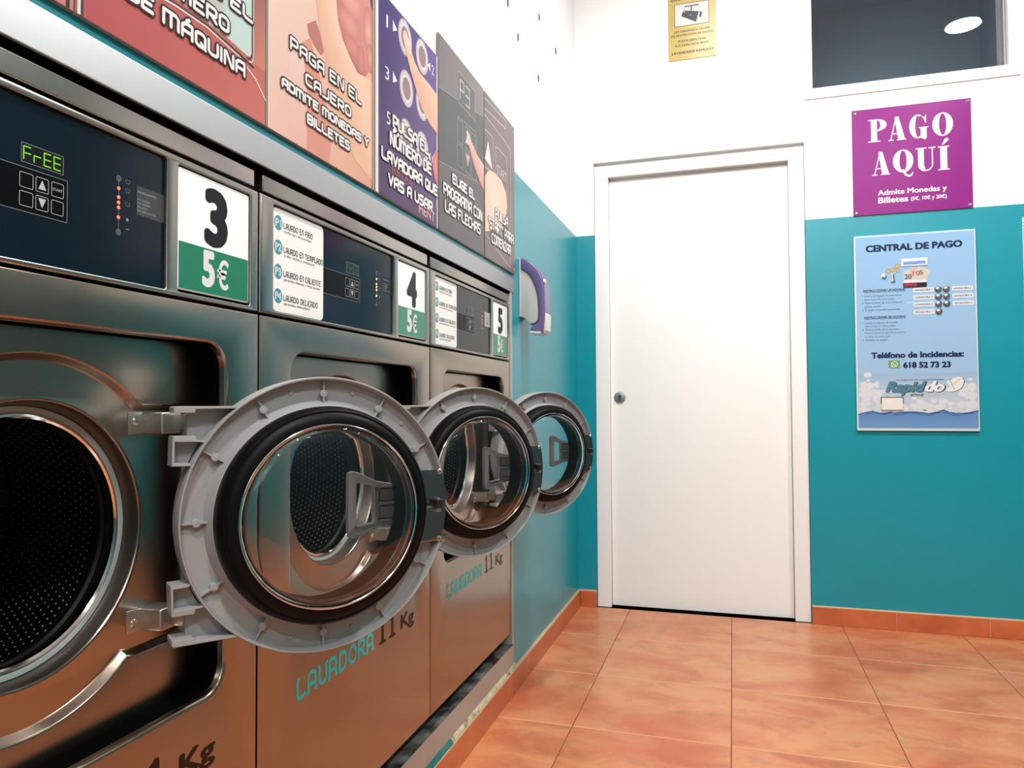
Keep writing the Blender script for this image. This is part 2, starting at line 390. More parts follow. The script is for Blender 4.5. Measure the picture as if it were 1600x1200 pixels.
f = MB(ML); f.add([(-.1, YB-.1, CZ), (RX+.1, YB-.1, CZ), (RX+.1, .12, CZ), (-.1, .12, CZ), (-.1, YB-.1, CZ+.05), (RX+.1, YB-.1, CZ+.05), (RX+.1, .12, CZ+.05), (-.1, .12, CZ+.05)], [(3, 2, 1, 0), (4, 5, 6, 7)])
struct(f.build('ceiling', WHITEP, fix=False))
struct(MB(ML).box(YB, -.0005, 0, .0800, .0003, .0123, .0015).build('baseboard_left', skirting_mat('y')))
SKX = skirting_mat('x')
struct(MB(MBK).box(.0125, .0885, 0, .0800, .0003, .0123, .0015).build('baseboard_back_left', SKX))
struct(MB(MBK).box(1.0415, RX-.001, 0, .0800, .0003, .0123, .0015).build('baseboard_back_right', SKX))
struct(MB(ML).box(MY0+.001, MY1-.001, 1.3442, 1.3486, -.119, -.0012).build('trim_gap_shade', GAP))  # added black liner, paints the shade in the gap over the machines
struct(MB(ML).box(MY0-.3, -1.066, 1.3485, 1.3985, .0004, .0045, .001).build('trim_1', ALU))
# plinth under the machines: dirty ledge, pale front, crusty filler on the tile edge
PL = mat('plinth_front', None, .3); t = NT(PL); o_, x_, y_, z_ = t.pos()
nz = t.noise(o_, 14., 4.)
c_ = t.mix(t.math('MULTIPLY', t.math('GREATER_THAN', z_, .1575), 1.), t.mix(nz, lin(188, 178, 166, .6), lin(205, 196, 184, .6)),
           t.ramp(nz, [(.4, lin(52, 52, 46, .6)), (.6, lin(140, 142, 136, .6))]))
t.l(c_, t.b.inputs['Base Color'])
struct(MB(ML).box(MY0+.002, -1.0864, .094, .158, -.10, .0030).build('trim_2', PL))
SIDE = mat('end_strip', lin(205, 200, 190, .62), .4)
struct(MB(ML).box(-1.1025, -1.0864, .1585, 1.3488, -.30, .0030, .001).build('trim_5', SIDE))
FI = mat('flaking_filler', None, .8); t = NT(FI); o_, x_, y_, z_ = t.pos()
c_ = t.ramp(t.noise(o_, 30., 5., .7), [(.35, lin(120, 108, 80, .7)), (.48, lin(196, 186, 150, .75)), (.7, lin(222, 212, 180, .75))])
tm = t.math('LESS_THAN', t.math('ADD', y_, t.math('MULTIPLY', t.noise(o_, 25., 3.), .12)), -1.60)
c_ = t.mix(tm, c_, lin(40, 120, 118, .7)); t.l(c_, t.b.inputs['Base Color']); t.bump(t.noise(o_, 90., 4.), .8, .004)
fb = MB(ML); ny = 240; rows = []
for i in range(ny+1):
    y = -3.1+(3.1-1.075)*i/ny; r = lambda a: random.uniform(-a, a)
    rows.append([(.0004, y, .0805), (.0112+r(.0008), y, .0805), (.0108+r(.001), y, .0835+r(.001)), (.006+r(.0016), y, .0905+r(.002)), (.0036+r(.001), y, .0935+r(.001)), (.0004, y, .0937)])
fb.add([p for q in rows for p in q], [(i*6+j, i*6+j+1, (i+1)*6+j+1, (i+1)*6+j) for i in range(ny) for j in range(5)])
struct(fb.build('trim_3', FI))

# inner door of the room
dr = struct(bpy.data.objects.new('door_1', None)); C.objects.link(dr)
fr = MB(MBK)
fr.box(.0915, .157, 0.001, 2.116, -.075, -.008, .002); fr.box(.973, 1.0385, 0.001, 2.116, -.075, -.008, .002)
fr.box(.157, .973, 2.060, 2.116, -.075, -.009, .002)
fr.box(.157, .170, 0.001, 2.060, -.075, -.052); fr.box(.960, .973, 0.001, 2.060, -.075, -.052); fr.box(.170, .960, 2.046, 2.060, -.075, -.052)
fr.box(.0905, 1.0395, 2.1165, 2.1315, -.075, -.030)
fr.build('door_frame', FRAMEW, dr)
lf = MB(MBK).box(.1585, .9715, .006, 2.044, -.0515, -.036, .0015)
leaf = lf.build('door_leaf', DOORW, dr)
lk = MB(MBK).lathe([(0, -.0285), (.017, -.0285), (.026, -.0300), (.028, -.0330), (.028, -.0362)], .202, .997, 40).build('lock_escutcheon', mat('satin_nickel', (.46, .44, .43, 1), .35, 1.), leaf)
kb = MB(MBK).cyl(.202, 1.003, .0085, -.031, -.0278, 20, .001); kb.box(.1975, .2065, .979, 1.000, -.031, -.0280, .001)
lab(kb.build('lock_cylinder', mat('dark_keyway', (.10, .095, .09, 1), .4, .8), leaf), 'dark euro lock cylinder')
back = MB(MBK); back.box(-.1, 1.06, -.02, 2.2, -.16, -.1405); struct(back.build('trim_6', FRAMEW))

# fixed window high in the back wall, dark room beyond
wn = struct(bpy.data.objects.new('window_1', None)); C.objects.link(wn)
cs = MB(MBK).panel(rrect(1.047, 1.878, 2.319, 3.04), [rrect(1.0795, 1.8375, 2.3665, 2.9895)], .006, .0003, .002)
cs.build('window_frame', mat('white_casing', (.80, .80, .79, 1), .45), wn)
MB(MBK).panel(rrect(1.0792, 1.8378, 2.3662, 2.9898), [rrect(1.0815, 1.8290, 2.3685, 2.985)], -.022, -.05, .001).build('glazing_bead', mat('bead_dark', (.30, .30, .30, 1), .4), wn)
MB(MBK).box(1.0797, 1.8373, 2.3667, 2.9893, -.044, -.038).build('glass_pane', GLASS, wn)
DK = mat('pane_reflection_tint', (.36, .50, .62, 1), .8)  # room colour raised to blue-grey to stand in for the pane's bluish reflection
rm = MB(MBK).box(.9, 2.05, 2.15, 3.2, -1.2, -.145)
rm.f = [f for f in rm.f]
ro = MB(MBK); ro.ring(rrect(.95, 2.0, 2.2, 3.15), -.141, rrect(.95, 2.0, 2.2, 3.15), -.9); ro.face([rrect(.95, 2.0, 2.2, 3.15)], -.9); ro.face([rrect(.95, 2.0, 2.2, 3.15), rrect(1.07, 1.85, 2.35, 3.0)], -.141)
ro.build('room_beyond', DK, wn)

# ------------------------------------------------------------------ washing machines
FLUSH = .0
def u_(s, y): return y-(s-PW/2)
LED = {3: ((1., .06, .02, 1), 6.), 4: ((1., .30, .07, 1), 5.), 5: ((1., .16, .06, 1), 1.6)}
DSP = {3: ((.33, .95, .02, 1), .8), 4: ((.10, .45, .16, 1), .10), 5: ((.25, .45, .35, 1), .05)}
PHI = {3: 38.97, 4: 36.2, 5: 36.8}
_cache = {}
def part(key, make, name, m, parent, sharp=35):
    """build a part once, reuse its mesh on the other machines"""
    if key not in _cache:
        o = make().build(name, m, parent, sharp); _cache[key] = o.data; return o
    o = bpy.data.objects.new(name, _cache[key]); C.objects.link(o); o.parent = parent
    return o

WLAB = {3: 'stainless front-load washer numbered 3, nearest the camera, door swung open', 4: 'stainless front-load washer numbered 4, between washers 3 and 5',
        5: 'stainless front-load washer numbered 5, farthest, beside the teal wall'}
CZP = .806
def surround_outline():
    o = circ(0, CZP, .2185, 56, None, 47, 308)
    o += [(.147, CZP-.1755), (.236, CZP-.1755)]+circ(.236, CZP-.1635, .012, 4, None, -90, 0)[1:]+circ(.236, CZP+.146, .012, 5, None, 0, 90)+[(.158, CZP+.158)]
    return o
def recess_outline(): return rrect(-.251, .263, .551, 1.054, .037, 8)

def cabinet():
    m = MB(ML); a, b = -.338, .338
    m.box(a, a+.012, .2, 1.306, -.70, -.078); m.box(b-.012, b, .2, 1.306, -.70, -.078)
    m.box(a, b, .2, .212, -.70, -.078); m.box(a, b, 1.294, 1.306, -.70, -.012); m.box(a, b, .2, 1.306, -.715, -.70)
    m.box(-.29, .29, .16, .2, -.66, -.15)
    return m
def front(): return MB(ML).panel(rrect(-.3385, .3385, .200, 1.1085), [recess_outline()], 0, -.012, .0055, bo=.0025)
def recess_wall():
    m = MB(ML); o = offset(recess_outline(), .0006); m.ring(o, -.0115, o, -.0502); m.ring(offset(o, .002), -.0502, offset(o, .002), -.0115); return m
def recess_back():
    o = surround_outline(); m = MB(ML); h1 = rrect(-.30, .30, .52, 1.09)
    m.face([h1, offset(o, .003)], -.0500); prev = (offset(o, .003), -.0500)
    for d, h in ((.0015, -.0503), (.0004, -.0512), (-.0005, -.0525), (-.0050, -.0600), (-.0060, -.0614), (-.0075, -.0625)): m.ring(*prev, offset(o, d), h); prev = (offset(o, d), h)
    return m
def surround():
    o = offset(surround_outline(), -.0060); m = MB(ML); inn = circ(0, CZP, .165, 72)
    m.face([o, offset(inn, .004)], -.062); prev = (offset(inn, .004), -.062)
    for d, h in ((.002, -.0616), (.0, -.0624), (-.001, -.064)): m.ring(*prev, offset(inn, d), h); prev = (offset(inn, d), h)
    return m
def port_ring(): return MB(ML).lathe([(.1643, -.0632), (.1635, -.066), (.1595, -.082), (.1585, -.087), (.166, -.090)], 0, CZP, 72)
def tub_seal(): return MB(ML).lathe([(.1592, -.0855), (.1580, -.0838), (.1525, -.0845), (.1500, -.0870), (.149, -.098)], 0, CZP, 72)
def tub_rim(): return MB(ML).lathe([(.1505, -.0860), (.1490, -.0835), (.1462, -.0828), (.1440, -.0850), (.1432, -.0900), (.150, -.105)], 0, CZP, 72)
def drum():
    return MB(ML).lathe([(.1560, -.1180), (.1530, -.1085), (.1500, -.1075), (.1475, -.1120), (.1490, -.1220), (.240, -.1260), (.240, -.39), (.001, -.39)], 0, 0, 96)
def drum_lip(): return MB(ML).lathe([(.1545, -.1190), (.1525, -.1095), (.1500, -.1080), (.1478, -.1120), (.1485, -.1200)], 0, CZP, 72)
def fascia(s=0): return MB(ML).panel(rrect(-.3385, .3385, 1.1125, 1.3060), [rrect(-.3035, .143, 1.1190, 1.2965, .004, 3), rrect(.163, .319, 1.1195, 1.2945, .004, 3)], .0, -.016, .0016, bo=.004)
def top_panel(): return MB(ML).box(-.330, .330, 1.3110, 1.3375, -.04, -.002, .0015)

DC = .2132          # hinge pin to door centre
def door_ring():
    m = MB(MBK)
    m.lathe([(.2018, -.030), (.2018, .0085), (.2008, .0110), (.1990, .0108), (.1978, .0080), (.1965, -.0060), (.1670, -.0085), (.1615, .0040), (.1590, .0090), (.1560, .0100), (.1400, .0100), (.1360, -.010), (.1400, -.032), (.1500, -.036), (.1960, -.036)], 0, 0, 96, True)
    for k in range(1, 12):
        a = math.radians(30*k); ca, sa = math.cos(a), math.sin(a); w = .0011
        q = [(r*ca-e*w*sa, r*sa+e*w*ca) for r, e in ((.163, -1), (.1972, -1), (.1972, 1), (.163, 1))]
        m.panel(q, [], .0010, -.010)
        m.cyl(.177*ca, .177*sa, .0056, -.0095, .0014, 16, .0008)
    for a in (45, 75, 105, 255, 285): 
        ca, sa = math.cos(math.radians(a)), math.sin(math.radians(a)); m.cyl(.184*ca, .184*sa, .0035, -.0095, -.0050, 12, .0008)
    return m
def hinge_arm(sg):
    m = MB(MBK); q = lambda L: [(a, sg*b) for a, b in L]
    m.panel(q([(-.187, .1565), (-.124, .1565), (-.1655, .1120), (-.187, .1140)]), [], -.016, -.026, 0)
    m.panel(q([(-.2075, .1500), (-.2075, .1570), (-.2055, .1590), (-.1230, .1590), (-.1270, .1555), (-.1800, .1550), (-.1815, .1500)]), [], .0095, -.026, .0008)
    m.panel(q([(-.2085, .1115), (-.2080, .1190), (-.1802, .1190), (-.1785, .1130), (-.1660, .1120), (-.1690, .1088), (-.1740, .1105)]), [], .0085, -.026, .0006)
    m.panel(q([(-.2095, .0790), (-.2085, .1150), (-.2058, .1150), (-.2062, .0832), (-.187, .0822), (-.185, .0785)]), [], .0085, -.026, .0006)
    m.panel(q([(-.207, .080), (-.207, .114), (-.172, .111), (-.187, .080)]), [], -.012, -.026, 0)
    return m
def door_gasket(): return MB(MBK).lathe([(.1578, .0085), (.1582, .0200), (.1565, .0300), (.1515, .0375), (.1490, .0372), (.1465, .0398), (.1400, .0425), (.1335, .0430), (.1315, .0405), (.1308, .0100), (.1306, -.0350), (.1352, -.0355), (.1354, .0095)], 0, 0, 96, True)
def door_glass():
    out = [(.1290, .0200), (.1288, .0400), (.1275, .0450), (.1235, .0490), (.1150, .0515), (.090, .0545), (.060, .0565), (.030, .0575), (.0005, .0578)]
    inn = [(.0005, .0542), (.030, .0539), (.060, .0529), (.090, .0509), (.1140, .0478), (.1215, .0455), (.1245, .0420), (.1250, .0390), (.1250, .0200)]
    return MB(MBK).lathe(out+inn, 0, 0, 96, True)
def glass_edge_highlight(): return MB(MBK).lathe([(.1312+.0016*math.cos(2*PI*i/10), .0438+.0016*math.sin(2*PI*i/10)) for i in range(10)], 0, 0, 96, True)  # added chrome ring, stands in for the highlight line along the glass edge
def handle():
    m = MB(MBK); o = [(.0520, .0440), (.0535, .0520), (.0600, .0550), (.0700, .0525), (.100, .0375), (.1430, .0290), (.1430, -.0320), (.100, -.0390), (.0700, -.0490), (.0620, -.0510), (.0545, -.0480), (.0525, -.0400)]
    h1 = [(.0665, .0335), (.0690, .0355), (.0940, .0295), (.0956, .0270), (.0956, -.0270), (.0940, -.0290), (.0690, -.0325), (.0665, -.0300)]
    m.panel(o, [h1, rrect(.1045, .1400, .0022, .0255, .003, 3), rrect(.1045, .1400, -.0258, -.0022, .003, 3)], -.036, -.046, .0015)
    m.box(.1395, .158, -.034, .031, -.046, -.034)
    return m
def handle_pads():
    m = MB(MBK); m.box(.1068, .1380, .0046, .0232, -.046, -.0378, .0008); m.box(.1068, .1380, -.0236, -.0046, -.046, -.0378, .0008); return m
def handle_back(): return MB(MBK).box(.103, .141, -.027, .027, -.0475, -.0461)  # black plate added so the see-through grooves look shaded
def latch_plate():
    o = [(.1500, .0548), (.1885, .0548)]+[(.2000*math.cos(math.radians(a)), .2000*math.sin(math.radians(a))) for a in (14, 9, 4, -1, -6, -11, -15)]+[(.1860, -.0600), (.1478, -.0592)]+[(.1588*math.cos(math.radians(a)), .1588*math.sin(math.radians(a))) for a in (-20, -12, -4, 4, 12, 19)]
    return MB(MBK).panel(o, [], .0132, .0108, .0004)
def latch_hook():
    m = MB(MBK); m.box(.1610, .1800, -.0030, .0022, .0120, .0138); m.box(.1765, .1875, -.0060, .0080, .0125, .0270, .001); return m
def latch_finger(): 
    m = MB(MBK); m.box(.1635, .1765, -.0052, -.0026, .0125, .0165, .0004); m.box(.1780, .1870, -.0120, -.0064, .0125, .0220, .0006); m.box(.1790, .1840, .0082, .0098, .0125, .0240, .0006); return m
def screw_mb(u, v, h, r=.0042, mp=MBK): return MB(mp).lathe([(.0004, h+.0016), (r*.55, h+.0015), (r*.6, h+.0008), (r*.85, h+.0012), (r, h+.0004), (r, h-.0005)], u, v, 16)
def hinge_block(sg):
    zc = CZP+sg*.134; m = MB(ML)
    m.panel(rrect(.1655, .2020, zc-.0150, zc+.0150, .003, 4), [], -.0260, -.0625, .0022); m.box(.186, .204, zc-.0120, zc+.0120, -.030, -.0060, .001); m.box(.143, .168, zc-.0155, zc+.0155, -.0625, -.0605, .0006)
    return m
def hinge_screw(sg): return screw_mb(.1550, CZP+sg*.137, -.0604, .0058, ML)

def keypad_art(no):
    A = Art(ML, -.0052); X = lambda y: u_(S3[0], y)
    wl_, gr = pr(205, 210, 212), pr(150, 160, 165)
    A.rect(-.303, X(-2.813), 1.173, 1.2208, (.0022, .0026, .0032, 1), 0)
    for a, b in (((-.303, 1.2208), (X(-2.813), 1.2208)), ((-.303, 1.173), (X(-2.813), 1.173)), ((X(-2.813), 1.173), (X(-2.813), 1.2208))): A.line((a, b), .0006, gr, 1)
    for y0, y1 in ((-2.871, -2.8555), (-2.852, -2.837), (-2.833, -2.818)):
        for z0, z1 in ((1.1990, 1.2150), (1.1790, 1.1945)):
            A.line(rrect(X(y0), X(y1), z0, z1, .0015, 3), .0006, wl_, 1, True)
    cx = X(-2.8445)
    A.poly([(cx-.0048, 1.2020), (cx+.0048, 1.2020), (cx, 1.2125)], wl_, 2); A.poly([(cx-.0048, 1.1922), (cx, 1.1815), (cx+.0048, 1.1922)], wl_, 2)
    A.text('START', X(-2.8318), X(-2.8192), 1.2055, 1.2085, wl_, 2, .01)
    ul = X(-2.7405)
    A.line(((ul, 1.179), (ul, 1.246)), .0005, gr, 1)
    for z in (1.2462, 1.1790): A.ell(ul, z, .0037, .0037, gr, 2, 20, (.0029, .0029)); A.ell(ul, z, .0017, .0017, gr, 2, 14, (.0011, .0011))
    ub = X(-2.7268)
    for z in (1.2455, 1.2340, 1.2170): 
        A.line(((ub-.0036, z+.0022), (ub-.0024, z-.0022), (ub+.0024, z-.0022), (ub+.0036, z+.0022)), .0005, gr, 2); A.line(((ub-.0024, z+.0022), (ub+.0024, z+.0022)), .0004, gr, 2)
    A.ell(ub, 1.1975, .0022, .0022, gr, 2, 12); A.line(((ub-.0022, 1.1855), (ub+.0022, 1.1855)), .0009, gr, 2)
    if no != 5:
        A.rect(X(-2.712), X(-2.6655), 1.2080, 1.2455, pr(78, 84, 86) if no == 3 else pr(40, 46, 50), 1)
        A.text('PROGRAMMES:', X(-2.7105), X(-2.679), 1.2368, 1.2393, pr(190, 194, 194), 2, .01)
        for i, (s, e) in enumerate((('P1: COLD', -2.6905), ('P2: WARM', -2.690), ('P3: HOT', -2.694), ('P4: DELICATES', -2.680))):
            A.text(s, X(-2.7105), X(e), 1.2270-i*.0048, 1.2296-i*.0048, pr(185, 190, 190), 2, .01)
    else:
        A.rect(X(-2.715), X(-2.668), 1.206, 1.250, pr(206, 206, 204), 1); A.rect(X(-2.708), X(-2.676), 1.212, 1.244, pr(186, 186, 186), 2)
        A.line(((X(-2.682), 1.236), (X(-2.682), 1.216), (X(-2.698), 1.216)), .0026, pr(70, 70, 74), 3)
    return A
def emit(name, col, st):
    m = mat(name, (0.02, .02, .02, 1), .4); b = m.node_tree.nodes['Principled BSDF']; b.inputs['Emission Color'].default_value = col; b.inputs['Emission Strength'].default_value = st
    return m

def machine(no, s):
    r = thing('washing_machine', WLAB[no], 'washing machine', (0, s-PW/2, 0), 'washing machines built into the left wall')
    X = lambda y: u_(S3[0], y)
    part('cab', cabinet, 'cabinet', BLACK, r)
    part('front', front, 'front_panel', STEEL, r)
    part('rw', recess_wall, 'recess_wall', GAP, r)
    part('top', top_panel, 'top_panel', STEEL2, r)
    part('fascia', fascia, 'control_fascia', STEEL2, r)
    part('rb', recess_back, 'recess_panel', STEEL, r)
    part('sur', surround, 'porthole_surround', STEEL, r)
    part('pr', port_ring, 'porthole_ring', PRING, r); part('ts', tub_seal, 'tub_seal', SEAL, r); part('tr', tub_rim, 'tub_rim', CHROME, r)
    d = part('drum', drum, 'drum', DRUM, r); d.location = (0, 0, CZP)
    lip = part('lip', drum_lip, 'drum_lip', CHROME, d); lip.location = (0, 0, -CZP)
    # control panel
    cp = part('cp', lambda: MB(ML).box(-.3030, .1425, 1.1194, 1.2961, -.0150, -.0053), 'control_panel', PANEL, r)
    keypad_art(no).build('keypad_print', cp, print_mat('panel_print', .3))
    dp = MB(ML).box(X(-2.8700), X(-2.8190), 1.2262, 1.2470, -.0054, -.0049).build('display', mat('display_window', (.002, .004, .003, 1), .2), cp)
    A = Art(ML, -.0046); A.line(rrect(X(-2.8700), X(-2.8190), 1.2262, 1.2470), .0006, pr(150, 158, 160), 0, True); A.build('display_border', cp, print_mat('panel_print', .3))
    A = Art(ML, -.0045); seg7(A, 'FrEE', X(-2.8690), X(-2.8205), 1.2295, 1.2435, .0013, (1, 1, 1, 1), 0); A.build('display_digits', cp, emit('display_glow_%d' % no, *DSP[no]))
    for z in (1.2335, 1.2225, 1.2160, 1.2097, 1.1975):
        MB(ML).cyl(X(-2.7405), z, .0021, -.0054, -.0044, 14, .0006).build('indicator_light', emit('indicator_glow_%d' % no, *LED[no]), cp)
    # number plate
    npl = MB(ML).panel(rrect(.1655, .3170, 1.1240, 1.2925, .003, 3), [], -.0028, -.0075, .0006).build('number_plate', mat('white_plate', lin(244, 250, 249, .92), .3), r)
    A = Art(ML, -.0025); A.rect(.1672, .3153, 1.1255, 1.1905, pr(38, 140, 106) if no == 3 else pr(84, 160, 132), 0)
    A.text(str(no), .2235 if no != 4 else .2190, .2615 if no != 4 else .2640, 1.2010, 1.2750, pr(16, 18, 22), 1, .055)
    A.text('5', .2160, .2370, 1.1380, 1.1850, pr(246, 250, 248), 1, .05); A.text('€', .2450, .2690, 1.1370, 1.1760, pr(246, 250, 248), 1, .022)
    A.build('plate_print', npl)
    # instruction card
    cu0 = -.2995; ic = MB(ML).panel(rrect(cu0, cu0+.1545, 1.1205, 1.2950, .010, 6), [], -.0044, -.0053, .0002).build('instruction_card', mat('white_card', lin(246, 246, 242, .88), .45), r)
    A = Art(ML, -.0042); tl, bk = pr(72, 166, 180), pr(40, 44, 48); Xc = lambda y: y+2.427+cu0
    for i, (c, a, e, b, e2) in enumerate((('P1', 'LAVADO EN FRÍO', -2.309, '(todo tipo de prendas)', -2.313), ('P2', 'LAVADO EN TEMPLADO', -2.275, '(color sólido y sintéticos)', -2.303),
                                          ('P3', 'LAVADO EN CALIENTE', -2.282, '(prendas blancas o muy sucias)', -2.284), ('P4', 'LAVADO DELICADO', -2.292, '(prendas delicadas)', -2.319))):
        zc = 1.2700-i*.0410
        A.ell(Xc(-2.4125), zc, .0118, .0125, tl, 0, 30); A.text(c, Xc(-2.4205), Xc(-2.4045), zc-.0062, zc+.0062, pr(238, 242, 242), 1, .03)
        A.strokes(a, Xc(-2.397), Xc(e), zc-.0055, zc+.0035, .0014, bk, 1, ARC); A.text(b, Xc(-2.396), Xc(e2), zc-.0128, zc-.0084, bk, 1, .0)
    A.build('card_print', ic)
    # lettering on the front
    A = Art(ML, .0003); Xt = lambda y: u_(S3[1], y); tq, dk = lin(60, 190, 190, .75), lin(40, 16, 12, .5)
    A.strokes('LAVADORA', Xt(-2.357), Xt(-2.084), .4600, .4925, .0078, tq, 0, ARC); lab(A.build('front_lettering', r), 'turquoise painted lettering'); A = Art(ML, .0003)
    for y in (-2.040, -1.994): A.line(((Xt(y), .461), (Xt(y), .503)), .011, dk, 0); A.line(((Xt(y)-.012, .4595), (Xt(y)+.012, .4595)), .006, dk, 0); A.line(((Xt(y)-.012, .498), (Xt(y), .504)), .006, dk, 0)
    A.build('weight_number', r); A = Art(ML, .0003)
    A.text('Kg', Xt(-1.951), Xt(-1.884), .4610, .4905, dk, 0, .03)
    A.build('weight_unit', r)
    # hinges
    for sg in (1, -1):
        h = part('hb%d' % sg, lambda: hinge_block(sg), 'hinge', HINGE, r); part('hs%d' % sg, lambda: hinge_screw(sg), 'hinge_screw', CHROME, h)
    # door
    ph = math.radians(PHI[no]); hy = u_(S3[0], -2.6609)
    d = part('dring', door_ring, 'door', GREYPL, r)
    d.location = (.0002+DC*math.sin(ph), hy+DC*math.cos(ph), .804); d.rotation_euler = (0, 0, PI/2-ph)
    for sg in (1, -1): part('arm%d' % sg, lambda: hinge_arm(sg), 'hinge_arm', GREYPL, d)
    part('dgas', door_gasket, 'door_gasket', RUBBER, d); part('dgl', door_glass, 'door_glass', GLASS, d, 60); part('drim', glass_edge_highlight, 'glass_edge_highlight', CHROME, d)
    part('hnd', handle, 'handle', GREYPL, d); part('hpad', handle_pads, 'grip_pad', LILAC, d); part('hbk', handle_back, 'groove_shade_plate', BLACK, d)
    part('lp', latch_plate, 'latch_plate', LATCH, d); part('lh', latch_hook, 'latch_hook', BLACK, d); part('lfi', latch_finger, 'latch_finger', CHROME, d)
    for i, (a, b) in enumerate(((.1885, .0512), (.1868, -.0565))): part('ps%d' % i, lambda: screw_mb(a, b, .0134), 'latch_screw', CHROME, d)
    return r
for no, s in zip((3, 4, 5), S3): machine(no, s)

# ------------------------------------------------------------------ instruction signs above the machines
WHT, SHD = pr(250, 250, 250), pr(36, 30, 34)
ZB = 1.4130
def sign(y0, y1, z1, label, name='instruction_sign'):
    r = thing(name, label, 'sign', (0, 0, 0), 'printed instruction signs over the washers')
    MB(ML).box(y0, y1, ZB, z1, .0008, .0070, .0006).build('sign_board', mat('sign_board_edge', lin(150, 148, 146, .6), .5), r)
    return r, Art(ML, .0072)
EDG = .002
def lettering(r, lines, w, sw, layerh=.0086):
    for t_, a, b, z0, z1 in lines:
        T = Art(ML, layerh); T.strokes(t_, a, b, z0, z1, w, WHT, 0, TECH, SHD, sw); T.build('lettering_line', r)
# far left sliver
r, A = sign(-3.20, -2.8185, 1.86, 'salmon sign, only its lower right corner showing at the left edge of the photo')
A.grid(-3.198, -2.8195, ZB+.001, 1.859, [pr(206, 120, 108), pr(214, 128, 116), pr(196, 104, 100), pr(196, 104, 100)]); A.rect(-2.829, -2.824, ZB+.001, 1.859, pr(40, 44, 52), 1); A.build('printed_picture', r)
# sign: machine number
r, A = sign(-2.8165, -2.4590, 1.86, 'salmon sign with the words DE MÁQUINA above the nearest washer')
A.grid(-2.8160, -2.4595, ZB+.001, 1.859, [pr(186, 84, 88), pr(214, 124, 112), pr(150, 78, 76), pr(170, 80, 88)])
A.rect(-2.814, -2.8095, ZB+.001, 1.859, pr(222, 232, 224), 1); A.rect(-2.8095, -2.806, ZB+.001, 1.859, pr(48, 44, 54), 1)
A.grid(-2.496, -2.4635, 1.50, 1.70, [pr(206, 132, 116), pr(220, 140, 118), pr(112, 84, 84), pr(120, 90, 92)], 1)
cy = [pr(196, 128, 116), pr(200, 226, 218), pr(206, 230, 224), pr(196, 130, 120)]
A.grid(-2.66, -2.56, 1.512, 1.85, [pr(205, 140, 128), pr(196, 216, 208), pr(206, 230, 224), pr(205, 150, 140)], 1)
A.poly([(-2.56, 1.512), (-2.510, 1.5055), (-2.502, 1.508), (-2.4985, 1.516), (-2.4985, 1.85), (-2.56, 1.85)], pr(204, 230, 223), 1)
A.line([(-2.715, 1.500), (-2.66, 1.507), (-2.60, 1.508), (-2.53, 1.500), (-2.495, 1.494)], .0035, pr(70, 50, 52), 2); A.line([(-2.715, 1.498), (-2.66, 1.504), (-2.60, 1.505), (-2.53, 1.496), (-2.49, 1.478), (-2.464, 1.455)], .003, pr(240, 226, 214), 3)
A.line([(-2.4955, 1.85), (-2.4955, 1.508), (-2.499, 1.500), (-2.506, 1.498)], .0016, pr(238, 236, 228), 3); A.line([(-2.4985, 1.85), (-2.4985, 1.512), (-2.502, 1.5045), (-2.510, 1.502)], .0022, pr(50, 50, 54), 2)
for a, b, c_ in ((-2.4640, -2.4622, pr(40, 40, 46)), (-2.4622, -2.4602, pr(168, 206, 190)), (-2.4602, -2.4590, pr(40, 46, 48))): A.rect(a, b, ZB+.001, 1.859, c_, 2)
A.build('printed_picture', r)
lettering(r, [('DE', -2.744, -2.703, 1.4715, 1.4890), ('MÁQUINA', -2.684, -2.5185, 1.4700, 1.4885), ('NÚMERO', -2.715, -2.5560, 1.5190, 1.5380), ('INSERTE EL', -2.745, -2.5005, 1.5630, 1.5800)], .0052, .0058)
# sign: pay at the till
r, A = sign(-2.4580, -2.0950, 1.86, 'peach sign with a hand and the words PAGA EN EL CAJERO')
A.grid(-2.4575, -2.0955, ZB+.001, 1.859, [pr(244, 206, 190), pr(232, 172, 140), pr(244, 200, 170), pr(246, 222, 214)])
A.grid(-2.40, -2.34, ZB+.001, 1.60, [pr(240, 196, 180), pr(240, 190, 174), pr(246, 216, 206), pr(246, 218, 210)], 1)
A.poly([(-2.345, ZB+.001), (-2.27, ZB+.001), (-2.262, 1.47), (-2.30, 1.56), (-2.335, 1.62), (-2.36, 1.60), (-2.345, 1.52)], pr(226, 158, 138), 1)
fin = [(-2.322, 1.859), (-2.318, 1.70), (-2.300, 1.640), (-2.285, 1.610), (-2.262, 1.560), (-2.225, 1.500), (-2.17, 1.45), (-2.0965, 1.43), (-2.0965, 1.640), (-2.135, 1.636), (-2.165, 1.632), (-2.192, 1.648), (-2.222, 1.672), (-2.240, 1.700), (-2.247, 1.737), (-2.250, 1.859)]
A.poly(fin, [pr(238, 186, 158)]*5+[pr(244, 196, 164)]*4+[pr(250, 214, 188)]*7, 2)
A.poly([(-2.318, 1.66), (-2.345, 1.64), (-2.340, 1.625), (-2.322, 1.612), (-2.300, 1.605), (-2.29, 1.615), (-2.304, 1.645)], pr(196, 128, 118), 3)
palm = [(-2.250, 1.859), (-2.247, 1.737), (-2.240, 1.700), (-2.222, 1.672), (-2.192, 1.648), (-2.165, 1.632), (-2.130, 1.640), (-2.107, 1.668), (-2.0968, 1.72), (-2.0968, 1.859)]
A.poly(palm, [pr(206, 128, 120)]*3+[pr(198, 120, 114)]*4+[pr(226, 158, 144)]*3, 3)
